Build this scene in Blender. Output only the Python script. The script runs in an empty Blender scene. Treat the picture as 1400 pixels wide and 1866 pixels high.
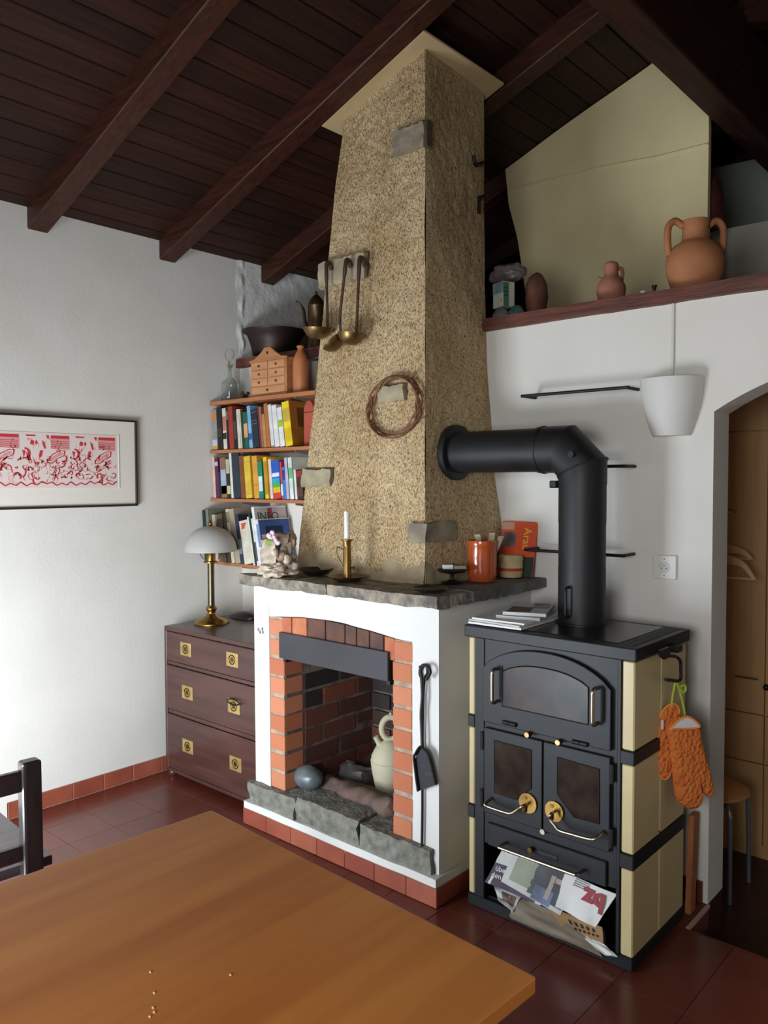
import bpy, bmesh, math, random
from mathutils import Vector, Matrix, noise
random.seed(7)
SC = bpy.context.scene
COL = SC.collection
R = math.radians
# ---------------------------------------------------------------- camera
FPX = 1453.3
CAM = Vector((3.56267, -2.81443, 1.5))
RIGHT = Vector((0.74827525, 0.66337874, -0.00357729))
UP = Vector((-0.02408825, 0.03255906, 0.9991795))
FWD = Vector((-0.66295091, 0.74757511, -0.04034277))
cd = bpy.data.cameras.new('camera'); cam = bpy.data.objects.new('camera', cd); COL.objects.link(cam)
cd.sensor_fit = 'HORIZONTAL'; cd.sensor_width = 36.0; cd.lens = FPX*36/1400; cd.clip_start = 0.02
m = Matrix((RIGHT, UP, -FWD)).transposed().to_4x4(); m.translation = CAM
cam.matrix_world = m
SC.camera = cam
# ---------------------------------------------------------------- world, daylight, fill light, exposure
wd = bpy.data.worlds.new('world'); SC.world = wd; wd.use_nodes = True
wd.node_tree.nodes['Background'].inputs[0].default_value = (0.75, 0.87, 1.0, 1)
wd.node_tree.nodes['Background'].inputs[1].default_value = 1.0
SC.view_settings.view_transform = 'Standard'; SC.view_settings.look = 'None'
SC.view_settings.exposure = 0.0; SC.view_settings.gamma = 1.0; SC.view_settings.use_curve_mapping = False
def area(name, loc, aim, sx, sy, power, col):
    l = bpy.data.lights.new(name, 'AREA'); l.shape = 'RECTANGLE'; l.size = sx; l.size_y = sy
    l.energy = power; l.color = col
    o = bpy.data.objects.new(name, l); COL.objects.link(o); o.location = loc
    o.rotation_euler = (Vector(aim)-Vector(loc)).to_track_quat('-Z', 'Y').to_euler()
    return o
area('daylight_glass_door', (1.12, -2.72, 0.5), (0.25, -0.9, 0.5), 0.95, 0.86, 82, (0.80, 0.91, 1.0))
area('window_fill_light', (3.3, -4.14, 1.5), (2.5, 0.0, 0.7), 1.15, 1.0, 56, (0.90, 0.95, 1.0))  # added fill light, set at an invented window behind the camera

# ---------------------------------------------------------------- helpers
def at(px, py, x=None, y=None, z=None):
    """point of the measured plane x= / y= / z= seen at a photo pixel"""
    d = FWD + RIGHT*((px-700)/FPX) - UP*((py-933)/FPX)
    if x is not None: t = (x-CAM.x)/d.x
    elif y is not None: t = (y-CAM.y)/d.y
    else: t = (z-CAM.z)/d.z
    return CAM + d*t
def atp(px, py, p0, n):
    d = FWD + RIGHT*((px-700)/FPX) - UP*((py-933)/FPX)
    n = Vector(n); return CAM + d*((Vector(p0)-CAM).dot(n)/d.dot(n))

def lin(c):
    return tuple(((v/255)/12.92 if v/255 <= 0.04045 else ((v/255+0.055)/1.055)**2.4) for v in c)
MATS = {}
def pm(name, rgb, rough=0.5, metal=0.0, rgb2=None, scale=8.0, stretch=(1, 1, 1), bump=0.0, bscale=60.0, bstretch=None,
       coat=0.0, spec=0.5, trans=0.0, detail=4.0, lo=0.35, hi=0.65, ior=1.5, alpha=1.0, rvar=0.0, bdist=0.004):
    if name in MATS: return MATS[name]
    mt = bpy.data.materials.new(name); mt.use_nodes = True
    nt = mt.node_tree; p = nt.nodes['Principled BSDF']; L = nt.links.new
    c = lin(rgb); p.inputs['Base Color'].default_value = (*c, 1)
    p.inputs['Roughness'].default_value = rough; p.inputs['Metallic'].default_value = metal
    p.inputs['Specular IOR Level'].default_value = spec; p.inputs['Coat Weight'].default_value = coat
    p.inputs['Coat Roughness'].default_value = 0.15
    p.inputs['Transmission Weight'].default_value = trans; p.inputs['IOR'].default_value = ior
    p.inputs['Alpha'].default_value = alpha
    tc = nt.nodes.new('ShaderNodeTexCoord')
    def nz(sc, st, det=4.0):
        mp = nt.nodes.new('ShaderNodeMapping'); mp.inputs['Scale'].default_value = st
        L(tc.outputs['Object'], mp.inputs['Vector'])
        n = nt.nodes.new('ShaderNodeTexNoise'); n.inputs['Scale'].default_value = sc; n.inputs['Detail'].default_value = det
        L(mp.outputs[0], n.inputs['Vector']); return n
    if rgb2 is not None:
        n = nz(scale, stretch, detail)
        r = nt.nodes.new('ShaderNodeValToRGB'); r.color_ramp.elements[0].position = lo; r.color_ramp.elements[1].position = hi
        r.color_ramp.elements[0].color = (*c, 1); r.color_ramp.elements[1].color = (*lin(rgb2), 1)
        L(n.outputs['Fac'], r.inputs[0]); L(r.outputs[0], p.inputs['Base Color'])
        if rvar:
            mr = nt.nodes.new('ShaderNodeMapRange'); mr.inputs['To Min'].default_value = rough-rvar; mr.inputs['To Max'].default_value = rough+rvar
            L(n.outputs['Fac'], mr.inputs[0]); L(mr.outputs[0], p.inputs['Roughness'])
    if bump:
        n2 = nz(bscale, bstretch or (1, 1, 1), 6.0)
        b = nt.nodes.new('ShaderNodeBump'); b.inputs['Strength'].default_value = bump; b.inputs['Distance'].default_value = bdist
        L(n2.outputs['Fac'], b.inputs['Height']); L(b.outputs[0], p.inputs['Normal'])
    MATS[name] = mt; return mt

class B:
    def __init__(s): s.v = []; s.f = []
    def add(s, vs, fs):
        n = len(s.v); s.v += [Vector(v) for v in vs]; s.f += [tuple(i+n for i in f) for f in fs]; return s
    def box(s, x0, x1, y0, y1, z0, z1):
        return s.add([(x0,y0,z0),(x1,y0,z0),(x1,y1,z0),(x0,y1,z0),(x0,y0,z1),(x1,y0,z1),(x1,y1,z1),(x0,y1,z1)],
                     [(0,3,2,1),(4,5,6,7),(0,1,5,4),(1,2,6,5),(2,3,7,6),(3,0,4,7)])
    def obox(s, o, a, b, c):
        """box from corner o with edge vectors a, b, c"""
        o, a, b, c = map(Vector, (o, a, b, c))
        return s.add([o, o+a, o+a+b, o+b, o+c, o+a+c, o+a+b+c, o+b+c],
                     [(0,3,2,1),(4,5,6,7),(0,1,5,4),(1,2,6,5),(2,3,7,6),(3,0,4,7)])
    def prism(s, pts, d):
        """pts: planar 3d loop, d: extrusion vector"""
        n = len(pts); d = Vector(d); a = [Vector(p) for p in pts]
        return s.add(a+[p+d for p in a], [tuple(range(n))[::-1], tuple(range(n, 2*n))]+[(i, (i+1) % n, (i+1) % n+n, i+n) for i in range(n)])
    def tube(s, path, r, n=8, closed=False, caps=True):
        P = [Vector(p) for p in path]; k = len(P)
        rs = r if isinstance(r, (list, tuple)) else [r]*k
        vs = []; prev = None
        for i in range(k):
            if closed: t = P[(i+1) % k]-P[i-1]
            else: t = P[min(i+1, k-1)]-P[max(i-1, 0)]
            t.normalize()
            if prev is None:
                a = Vector((0, 0, 1)) if abs(t.z) < .9 else Vector((1, 0, 0))
                u = t.cross(a).normalized()
            else:
                u = (prev-t*prev.dot(t)).normalized()
            prev = u; w = t.cross(u)
            for j in range(n):
                an = 2*math.pi*j/n; vs.append(P[i]+(u*math.cos(an)+w*math.sin(an))*rs[i])
        fs = []
        for i in range(k if closed else k-1):
            for j in range(n):
                a, b2 = i*n+j, i*n+(j+1) % n; i2 = ((i+1) % k)*n
                fs.append((a, b2, i2+(j+1) % n, i2+j))
        if caps and not closed: fs += [tuple(range(n))[::-1], tuple(range((k-1)*n, k*n))]
        return s.add(vs, fs)
    def lathe(s, prof, c=(0, 0, 0), n=24, rot=None, squash=1.0, closed=False):
        c = Vector(c); vs = []; fs = []
        k = len(prof)
        for r, z in prof:
            for j in range(n):
                a = 2*math.pi*j/n; p = Vector((max(r, 1e-5)*math.cos(a), max(r, 1e-5)*math.sin(a)*squash, z))
                vs.append(c+(rot @ p if rot else p))
        for i in range(k if closed else k-1):
            for j in range(n):
                i2 = (i+1) % k
                fs.append((i*n+j, i*n+(j+1) % n, i2*n+(j+1) % n, i2*n+j))
        if not closed: fs += [tuple(range(n))[::-1], tuple(range((k-1)*n, k*n))]
        return s.add(vs, fs)
    def sphere(s, c, r, n=12, m_=8, rot=None):
        r = r if isinstance(r, (tuple, list)) else (r, r, r); c = Vector(c); vs = []; fs = []
        for i in range(m_+1):
            t = math.pi*i/m_
            for j in range(n):
                a = 2*math.pi*j/n
                p = Vector((r[0]*math.sin(t)*math.cos(a), r[1]*math.sin(t)*math.sin(a), r[2]*math.cos(t)))
                vs.append(c+(rot @ p if rot else p))
        for i in range(m_):
            for j in range(n): fs.append((i*n+j, (i+1)*n+j, (i+1)*n+(j+1) % n, i*n+(j+1) % n))
        return s.add(vs, fs)
    def grid(s, fn, nu, nv):
        vs = [fn(i/nu, j/nv) for j in range(nv+1) for i in range(nu+1)]
        return s.add(vs, [(j*(nu+1)+i, j*(nu+1)+i+1, (j+1)*(nu+1)+i+1, (j+1)*(nu+1)+i) for j in range(nv) for i in range(nu)])
    def rough(s, amp, sc, seed=0):
        o = Vector((seed*7.13, seed*3.7, seed*1.9))
        s.v = [v+noise.noise_vector(v*sc+o)*amp for v in s.v]; return s
def rock(x0, x1, y0, y1, z0, z1, step, amp, sc, seed=0, flat_top=1.0):
    """irregular stone block: a subdivided box with noise"""
    b = B(); nx, ny, nz_ = [max(1, int(round((q-p)/step))) for p, q in ((x0, x1), (y0, y1), (z0, z1))]
    bm = bmesh.new()
    L = lambda a, c, t: a+(c-a)*t
    def face(fn, a, c):
        vs = [[bm.verts.new(fn(i/a, j/c)) for i in range(a+1)] for j in range(c+1)]
        for j in range(c):
            for i in range(a): bm.faces.new((vs[j][i], vs[j][i+1], vs[j+1][i+1], vs[j+1][i]))
    face(lambda u, v: (L(x0, x1, u), L(y0, y1, v), z1), nx, ny)
    face(lambda u, v: (L(x0, x1, 1-u), L(y0, y1, v), z0), nx, ny)
    face(lambda u, v: (L(x0, x1, u), y0, L(z0, z1, v)), nx, nz_)
    face(lambda u, v: (L(x0, x1, 1-u), y1, L(z0, z1, v)), nx, nz_)
    face(lambda u, v: (x1, L(y0, y1, u), L(z0, z1, v)), ny, nz_)
    face(lambda u, v: (x0, L(y0, y1, 1-u), L(z0, z1, v)), ny, nz_)
    bmesh.ops.remove_doubles(bm, verts=bm.verts, dist=1e-4)
    o = Vector((seed*7.13, seed*3.7, seed*1.9))
    for v in bm.verts:
        d = noise.noise_vector(v.co*sc+o)*amp+noise.noise_vector(v.co*sc*3+o)*amp*.4
        if v.co.z > z1-1e-4: d.z *= flat_top
        v.co += d
    bm.verts.index_update(); b.add([v.co.copy() for v in bm.verts], [tuple(x.index for x in f.verts) for f in bm.faces]); bm.free(); return b

ORG = {}
def fin(b, name, mat, parent=None, smooth=None, bevel=0.0, seg=1, org=None, label=None, cat=None, group=None, kind=None):
    """one mesh object; vertices are given in world space"""
    if parent is not None: o0 = ORG[parent]
    elif org is not None: o0 = Vector(org)
    else:
        xs = [v.x for v in b.v]; ys = [v.y for v in b.v]; zs = [v.z for v in b.v]
        o0 = Vector(((min(xs)+max(xs))/2, (min(ys)+max(ys))/2, min(zs)))
    me = bpy.data.meshes.new(name); me.from_pydata([v-o0 for v in b.v], [], b.f); me.update()
    bm = bmesh.new(); bm.from_mesh(me)
    bmesh.ops.recalc_face_normals(bm, faces=bm.faces)
    if bevel:
        es = [e for e in bm.edges if len(e.link_faces) == 2 and e.calc_face_angle(0) > R(28)]
        bmesh.ops.bevel(bm, geom=es, offset=bevel, segments=seg, affect='EDGES', profile=0.5)
    bm.to_mesh(me); bm.free()
    me.materials.append(mat)
    if smooth is not None:
        me.shade_smooth(); me.set_sharp_from_angle(angle=R(smooth))
    ob = bpy.data.objects.new(name, me); COL.objects.link(ob)
    if parent is not None: ob.parent = parent
    else: ob.location = o0
    ORG[ob] = o0
    return tag(ob, label, cat, group, kind)
def tag(o, label=None, cat=None, group=None, kind=None):
    if label: o['label'] = label
    if cat: o['category'] = cat
    if group: o['group'] = group
    if kind: o['kind'] = kind
    return o
def thing(name, loc, label, cat, group=None, kind=None):
    o = bpy.data.objects.new(name, None); COL.objects.link(o); o.location = loc; o.empty_display_size = .05
    ORG[o] = Vector(loc); return tag(o, label, cat, group, kind)
def bx(name, mat, parent, x0, x1, y0, y1, z0, z1, bevel=0.0, **k):
    return fin(B().box(x0, x1, y0, y1, z0, z1), name, mat, parent, bevel=bevel, **k)
def text(name, s, o, right, up, size, mat, parent, ext=.0006, bold=0.0):
    cu = bpy.data.curves.new(name, 'FONT'); cu.body = s; cu.size = size; cu.extrude = ext; cu.resolution_u = 2; cu.offset = bold
    tmp = bpy.data.objects.new('tmp', cu); me = bpy.data.meshes.new_from_object(tmp); bpy.data.objects.remove(tmp); bpy.data.curves.remove(cu)
    r, u = Vector(right).normalized(), Vector(up).normalized(); n = r.cross(u)
    mx = Matrix((r, u, n)).transposed().to_4x4(); mx.translation = Vector(o)-ORG[parent]
    me.transform(mx); me.name = name; me.materials.clear(); me.materials.append(mat)
    ob = bpy.data.objects.new(name, me); COL.objects.link(ob); ob.parent = parent; ORG[ob] = ORG[parent]; return ob
def arc(fn, a0, a1, n): return [fn(R(a0+(a1-a0)*i/n)) for i in range(n+1)]
def spline(P, k=6):
    P = [Vector(p) for p in P]; out = []
    for i in range(len(P)-1):
        p0, p1, p2, p3 = P[max(i-1, 0)], P[i], P[i+1], P[min(i+2, len(P)-1)]
        for j in range(k):
            t = j/k; out.append(0.5*((2*p1)+(p2-p0)*t+(2*p0-5*p1+4*p2-p3)*t*t+(3*p1-p0-3*p2+p3)*t**3))
    return out+[P[-1]]
def interp(x, xs, ys):
    if x <= xs[0]: return ys[0]
    for i in range(len(xs)-1):
        if x <= xs[i+1]: return ys[i]+(ys[i+1]-ys[i])*(x-xs[i])/(xs[i+1]-xs[i])
    return ys[-1]

# ---------------------------------------------------------------- materials
WALL = pm('white_plaster', (226, 221, 212), .85, rgb2=(219, 214, 204), scale=3, bump=.14, bscale=55, bdist=.004, spec=.25)
WALLR = pm('white_plaster_rough', (222, 219, 212), .9, bump=.6, bscale=26, bdist=.008, spec=.2)
WHITE = pm('white_paint_smooth', (220, 218, 213), .7, bump=.15, bscale=20, spec=.3)
TIMBER = pm('dark_timber', (66, 32, 20), .5, rgb2=(46, 21, 13), scale=5, stretch=(1.2, 12, 12), bump=.15, bscale=12, bstretch=(1, 12, 12), spec=.35)
TIMBERY = pm('dark_timber_along', (62, 31, 19), .6, rgb2=(42, 20, 13), scale=5, stretch=(12, 1, 12), bump=.2, bscale=12, bstretch=(12, 1, 12), spec=.35)
PLANKS = [pm('ceiling_plank_%d' % i, c, .55, rgb2=c2, scale=4, stretch=(14, .8, 14), bump=.15, bscale=10, bstretch=(14, 1, 14), spec=.22)
          for i, (c, c2) in enumerate([((50, 26, 18), (38, 19, 13)), ((44, 23, 16), (33, 17, 11)), ((56, 29, 20), (43, 22, 15))])]
GROOVE = pm('groove_dark', (22, 12, 9), .9)
BEAMRED = pm('loft_beam_wood', (110, 60, 45), .6, rgb2=(78, 40, 30), scale=5, stretch=(1.5, 14, 14), bump=.35, bscale=10, bstretch=(1.2, 14, 14))
TERRA = [pm('terracotta_tile_%d' % i, c, .32, rgb2=c2, scale=5, bump=.05, bscale=12, coat=.25, spec=.5, rvar=.06)
         for i, (c, c2) in enumerate([((112, 50, 38), (102, 45, 34)), ((107, 47, 36), (98, 43, 32)), ((116, 53, 40), (106, 47, 36))])]
TERRAB = [pm('skirting_tile_%d' % i, c, .45, rgb2=c2, scale=7, coat=.1)
          for i, (c, c2) in enumerate([((160, 84, 63), (143, 72, 53)), ((151, 76, 56), (137, 66, 48)), ((168, 92, 70), (148, 77, 58))])]
GROUT = pm('grout_pale', (196, 160, 138), .9)
GROUTD = pm('grout_floor', (110, 54, 42), .6)
HALLF = pm('hall_floor', (64, 34, 26), .45, rgb2=(52, 27, 21), scale=6)
STONE = pm('grey_stone', (112, 108, 100), .75, rgb2=(72, 72, 68), scale=9, detail=8, bump=.5, bscale=40, bdist=.006)
STONE2 = pm('grey_stone_warm', (158, 146, 128), .8, rgb2=(92, 87, 80), scale=22, detail=10, bump=.9, bscale=50, bdist=.012)
HEARTH = pm('hearth_stone', (146, 143, 130), .85, rgb2=(96, 95, 88), scale=26, detail=10, bump=.9, bscale=60, bdist=.01, lo=.28, hi=.72)
MORTAR = pm('mortar', (178, 158, 138), .95, rgb2=(150, 132, 114), scale=30, bump=.6, bscale=80)
MORTARD = pm('mortar_sooty', (128, 112, 100), .95, rgb2=(78, 68, 62), scale=14, bump=.6, bscale=80)
BRICK = [pm('brick_orange_%d' % i, c, .8, rgb2=c2, scale=18, bump=.3, bscale=70)
         for i, (c, c2) in enumerate([((200, 126, 88), (182, 106, 74)), ((192, 114, 80), (172, 98, 68)), ((206, 136, 100), (188, 114, 82))])]
BRICKS = [pm('brick_sooty_%d' % i, c, .85, rgb2=c2, scale=16, bump=.35, bscale=70, lo=.3, hi=.7)
          for i, (c, c2) in enumerate([((124, 66, 48), (74, 46, 38)), ((104, 58, 44), (60, 40, 34)), ((78, 50, 42), (44, 34, 31)), ((150, 80, 54), (92, 54, 42)), ((52, 42, 38), (32, 28, 27))])]
BRICKT = pm('brick_arch_smoky', (112, 72, 56), .8, rgb2=(72, 54, 48), scale=9, bump=.3, bscale=60)
BLACKM = pm('black_enamel', (29, 29, 32), .45, spec=.35, bump=.03, bscale=200, rgb2=(24, 24, 27), scale=6)
BLACKP = pm('black_pipe', (30, 30, 31), .5, spec=.4, rgb2=(24, 24, 25), scale=9)
PLATE = pm('steel_plate_dark', (58, 57, 62), .5, spec=.4, rgb2=(50, 49, 53), scale=5)
IRON = pm('wrought_iron', (28, 27, 27), .5, metal=.3, bump=.2, bscale=120)
CREAM = pm('cream_tile', (208, 189, 142), .35, rgb2=(200, 180, 132), scale=6, bump=.12, bscale=26, spec=.5)
STEEL = pm('bright_steel', (176, 164, 142), .32, metal=1.0)
BRASS = pm('brass', (170, 134, 74), .3, metal=1.0, rgb2=(132, 102, 54), scale=14)
BRASSD = pm('aged_brass', (126, 98, 58), .4, metal=.9, rgb2=(84, 62, 38), scale=12)
COPPER = pm('copper_knob', (196, 130, 90), .3, metal=1.0)
GLASSD = pm('sooty_stove_glass', (36, 25, 20), .5, rgb2=(70, 55, 45), scale=9, spec=.06, lo=.4, hi=.75)
GLASSO = pm('oven_glass', (72, 56, 50), .3, rgb2=(34, 34, 38), scale=11, spec=.22, lo=.3, hi=.65)
GLASS = pm('clear_glass', (235, 240, 238), .03, trans=1.0, ior=1.45, spec=.5)
TABLEW = pm('table_beech', (210, 134, 60), .38, rgb2=(184, 106, 42), scale=2.2, stretch=(7, .55, 7), coat=.12, detail=3, lo=.3, hi=.7, rvar=.04)
MAHOG = pm('mahogany', (82, 50, 43), .38, rgb2=(66, 38, 33), scale=3, stretch=(1, 8, 10), coat=.25)
SHELFW = pm('shelf_beech', (178, 116, 76), .45, rgb2=(160, 100, 62), scale=4, stretch=(1, 10, 10))
CHAIRW = pm('dark_chair_wood', (44, 34, 34), .3, rgb2=(34, 26, 26), scale=6, stretch=(8, 8, 1), coat=.3)
SEATW = pm('chair_seat_wood', (84, 74, 76), .3, rgb2=(66, 56, 58), scale=5, stretch=(8, 1, 8), coat=.3)
PAPER = pm('newsprint', (206, 204, 200), .8, rgb2=(190, 189, 187), scale=12)
PAPERW = pm('white_paper', (228, 226, 222), .7)
INK = pm('ink_black', (34, 32, 34), .7)
INKG = pm('ink_grey', (120, 118, 118), .7)
PAGES = pm('book_pages', (220, 208, 184), .8)
WAX = pm('candle_wax', (236, 230, 226), .4, spec=.4)
CLAYJ = pm('clay_jug', (176, 116, 74), .75, rgb2=(156, 98, 62), scale=7, bump=.1, bscale=40)
CLAYJ2 = pm('clay_jug_dull', (164, 108, 84), .8, rgb2=(142, 90, 68), scale=9, bump=.15, bscale=40)
POTG = pm('glazed_terracotta', (186, 84, 40), .16, rgb2=(170, 72, 33), scale=6, coat=.6)
CLAYB = pm('clay_bottle', (186, 112, 66), .5, rgb2=(168, 96, 54), scale=8)
BOTIJO = pm('cream_clay', (196, 188, 160), .75, rgb2=(184, 174, 146), scale=7, bump=.08, bscale=50)

# ================================================================= SETTING
ZP = lambda x: 2.715+.345*x            # underside of the ceiling planks, left slope
ZR = lambda x: 2.62+.345*x             # underside of the rafters
RX = 2.40                              # ridge
ZPR = lambda x: ZP(RX)-.345*(x-RX)
ZRR = lambda x: ZR(RX)-.345*(x-RX)
YB, YF, XR = 2.5, -4.2, 5.2
# floor
floor = fin(B().box(-.15, XR+.15, YF-.15, -.195, -.08, -.0022).box(-.15, 2.59, -.195, .0, -.08, -.0022), 'floor', GROUTD, kind='structure',
            label='glossy red-brown terracotta tile floor', cat='floor', org=(0, 0, 0))
T = .21
tile_me = None
for i in range(0, 18):
    for j in range(0, 11):
        x0, y1 = i*T+.012, -j*T
        if j == 0 and x0+T > 2.6: continue
        if y1-T/2 > -.63 and .87 < x0 < 1.68: continue
        if tile_me is None:
            o = fin(B().box(.0008, T-.0008, -T+.0008, -.0008, -.008, 0), 'floor_tile', TERRA[0], floor, bevel=.0007)
            tile_me = o.data
        else:
            o = bpy.data.objects.new('floor_tile', tile_me); COL.objects.link(o); o.parent = floor
        o.location = (x0, y1, random.uniform(-.0006, .0006))
        o.material_slots[0].link = 'OBJECT'; o.material_slots[0].material = random.choice(TERRA)
fin(B().box(-.15, XR, YF, -11*T, -.005, -.0005).box(18*T+.012, XR, -11*T, -.2, -.005, -.0005), 'tile_field', TERRA[0], floor, kind='stuff')
fin(B().box(1.9, XR+.15, -.25, YB, -.25, -.17), 'floor_hall', HALLF, kind='structure', label='dark brown hall floor beyond the doorway', cat='floor', org=(3.5, 1, 0))
fin(B().box(1.9, 2.585, -.195, .15, -.18, -.006).box(2.585, XR+.15, -.25, -.196, -.18, -.081), 'trim_2', HALLF, kind='structure', label='dark riser of the step down into the hall', cat='step')
fin(B().box(2.584, 2.594, -.195, 0, -.01, .002), 'trim_3', GROUT, kind='structure', label='pale mortar strip edging the hall floor by the doorway', cat='trim')

# walls
def wall_grid(name, fn, nu, nv, mat, amp, label, thick):
    b = B(); b.grid(fn, nu, nv); n = len(b.v)
    b.v = [v+noise.noise_vector(v*3)*amp+noise.noise_vector(v*11)*amp*.5 for v in b.v]
    return b
bw = B()
bw.prism([(0, YF, 0), (0, YB, 0), (0, YB, ZP(0)+.05), (0, YF, ZP(0)+.05)], (-.15, 0, 0))
wl = fin(bw, 'wall_left', WALL, kind='structure', label='white plaster side wall with the framed print', cat='wall', org=(0, -1, 0))
# rough plaster patch on the loft part of the left wall and in the corner
def rp(u, v):
    y = .0+u*1.2; z = 2.16+v*.6
    a = min(1, u*12)*min(1, v*8+.2)
    p = Vector((0, y, z)); d = abs(noise.noise(p*8))*.007+abs(noise.noise(p*24))*.005
    return Vector((.004+d*a, y, z))
fin(B().grid(rp, 60, 34), 'rough_plaster', WALLR, wl, smooth=60)
def rc(u, v):
    y = -.02+u*.06; z = 2.16+v*.56; p = Vector((3, y, z))
    return Vector((.003+(1-abs(2*u-1))*(.0+max(0, noise.noise(p*14)+.15)*.02+abs(noise.noise(p*40))*.008), y+noise.noise(p*11)*.018, z))
fin(B().grid(rc, 8, 40), 'plaster_ridge', WALLR, wl, smooth=60)

# back wall with the arched doorway
JX, AX1 = 2.586, 3.686
def archz(x):
    return .848+math.sqrt(1.04**2-(x-(JX+AX1)/2)**2)
bb = B()
bb.box(-.15, JX, 0, .15, 0, 2.125)
n = 24
top = [(JX+(AX1-JX)*i/n) for i in range(n+1)]
for i in range(n):
    a, c = top[i], top[i+1]
    bb.prism([(a, 0, archz(a)), (c, 0, archz(c)), (c, 0, 2.125), (a, 0, 2.125)], (0, .15, 0))
bb.box(AX1, XR+.15, 0, .15, 0, 2.125)
fin(bb, 'wall_back', WALL, kind='structure', label='white wall behind the stove with an arched doorway', cat='wall', org=(1.5, 0, 0))
fin(B().box(XR, XR+.15, YF, YB, 0, 3.2), 'wall_right', WALL, kind='structure', label='white wall on the right, out of view', cat='wall')
# rear wall with a glass door close to the left wall and an unseen window added for the fill light
br = B()
yr0, yr1 = -2.95, -2.8
br.box(-.15, .25, yr0, yr1, 0, 3.2).box(.25, 1.5, yr0, yr1, 2.1, 3.4).box(1.5, 1.85, yr0, yr1, 0, 3.4).box(1.7, 1.85, YF, yr0, 0, 3.5).box(1.7, 2.2, YF-.15, YF, 0, 3.6)
br.box(2.2, 2.7, YF-.15, YF, 0, 3.7).box(2.7, 3.9, YF-.15, YF, 0, 1.0).box(2.7, 3.9, YF-.15, YF, 2.05, 3.6).box(3.9, XR+.15, YF-.15, YF, 0, 3.6)
fin(br, 'wall_rear', WALL, kind='structure', label='white wall behind the viewer with a glass door', cat='wall', org=(2, -3.6, 0))
fr = B()
for a, c in ((.25, .31), (.845, .905), (1.44, 1.5)): fr.box(a, c, -2.9, -2.85, 0, 2.1)
fr.box(.25, 1.5, -2.9, -2.85, 2.04, 2.1).box(.25, 1.5, -2.9, -2.85, 0, .08)
fin(fr, 'door_1', TIMBER, kind='structure', label='glass terrace door frame behind the viewer', cat='door')
fr = B()
for a, c in ((2.7, 2.75), (3.27, 3.33), (3.85, 3.9)): fr.box(a, c, -4.3, -4.25, 1.0, 2.05)
fin(fr, 'window_1', TIMBER, kind='structure', label='small window added behind the viewer for the fill light', cat='window')

# loft edge beam, loft floor
lb = rock(.0, XR, -.03, .06, 2.1195, 2.168, .06, .0035, 8, 3, .6)
fin(lb, 'trim_1', BEAMRED, kind='structure', label='reddish-brown wooden beam edging the loft above the white wall', cat='beam', smooth=40)
fin(B().box(0, XR, .06, YB, 2.125, 2.155), 'floor_loft', TIMBERY, kind='structure', label='dark wooden loft floor', cat='floor')
fin(B().box(-.15, XR, YB, YB+.1, -.1, 3.7), 'wall_loft_end', pm('loft_end_boards', (40, 24, 18), .7, rgb2=(28, 17, 13), scale=4, stretch=(10, 1, 1)), kind='structure',
    label='dark boarded end wall of the loft', cat='wall')

# ceiling: planks and rafters
ceil = fin(B().prism([(-.15, YF-.2, ZP(-.15)+.03), (RX, YF-.2, ZP(RX)+.03), (XR+.15, YF-.2, ZPR(XR+.15)+.03), (XR+.15, YF-.2, ZPR(XR+.15)+.09), (RX, YF-.2, ZP(RX)+.09), (-.15, YF-.2, ZP(-.15)+.09)], (0, YB+.2-YF, 0)),
           'ceiling', GROOVE, kind='structure', label='dark brown plank ceiling on heavy rafters', cat='ceiling', org=(0, 0, 2.7))
PW = .0965
k = 0; x = .066-PW*2
while x < RX-.02:
    x1 = min(x+PW-.004, RX)
    fin(B().prism([(x, YF, ZP(x)), (x1, YF, ZP(x1)), (x1, YF, ZP(x1)+.03), (x, YF, ZP(x)+.03)], (0, YB-YF, 0)), 'plank', random.choice(PLANKS), ceil, bevel=.003)
    x += PW
x = RX
while x < XR:
    x1 = x+PW-.004
    fin(B().prism([(x, YF, ZPR(x)), (x1, YF, ZPR(x1)), (x1, YF, ZPR(x1)+.03), (x, YF, ZPR(x)+.03)], (0, YB-YF, 0)), 'plank', random.choice(PLANKS), ceil, bevel=.003)
    x += PW
for y in (-3.15, -2.475, -1.80, -1.13, -.459, .2, .865, 1.53, 2.2):
    a, c = y-.047, y+.047
    fin(B().prism([(-.02, a, ZR(-.02)), (RX, a, ZR(RX)), (RX, a, ZP(RX)+.01), (-.02, a, ZP(-.02)+.01)], (0, c-a, 0)), 'rafter', TIMBER, ceil, bevel=.004)
    fin(B().prism([(RX, a, ZRR(RX)), (XR, a, ZRR(XR)), (XR, a, ZPR(XR)+.01), (RX, a, ZP(RX)+.01)], (0, c-a, 0)), 'rafter', TIMBER, ceil, bevel=.004)
fin(B().box(2.302, 2.42, YF, YB, 3.04, ZR(2.36)+.02), 'ridge_beam', TIMBERY, ceil, bevel=.006)

# loft partition, painted cream, and the wall further back
PART = pm('cream_partition', (230, 213, 164), .8, rgb2=(214, 197, 150), scale=2.0, bump=.1, bscale=8)
pl = [at(*q, y=.8) for q in ((945, 600), (946, 430), (932, 400), (924, 340), (920, 305))]
pts = [(1.40, .8, 2.155), (1.345, .8, 2.45), (1.29, .8, 2.72), (1.235, .8, 2.95), (1.214, .8, 3.128)]
def bulge(u, v):
    zt = 0
    x = interp(v, [0, .3, .6, .8, 1], [1.40, 1.345, 1.29, 1.235, 1.214]); xr = 2.27
    xx = x+(xr-x)*u
    zmax = min(ZP(xx)-.004, interp(xx, [1.2, 2.03, 2.27], [9, 3.40, 3.095]))
    z = 2.155+(zmax-2.155)*v
    return Vector((xx, .8+.012*noise.noise(Vector((xx*2, 1, z*2))), z))
b = B().grid(bulge, 26, 26); nv = len(b.v)
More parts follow.
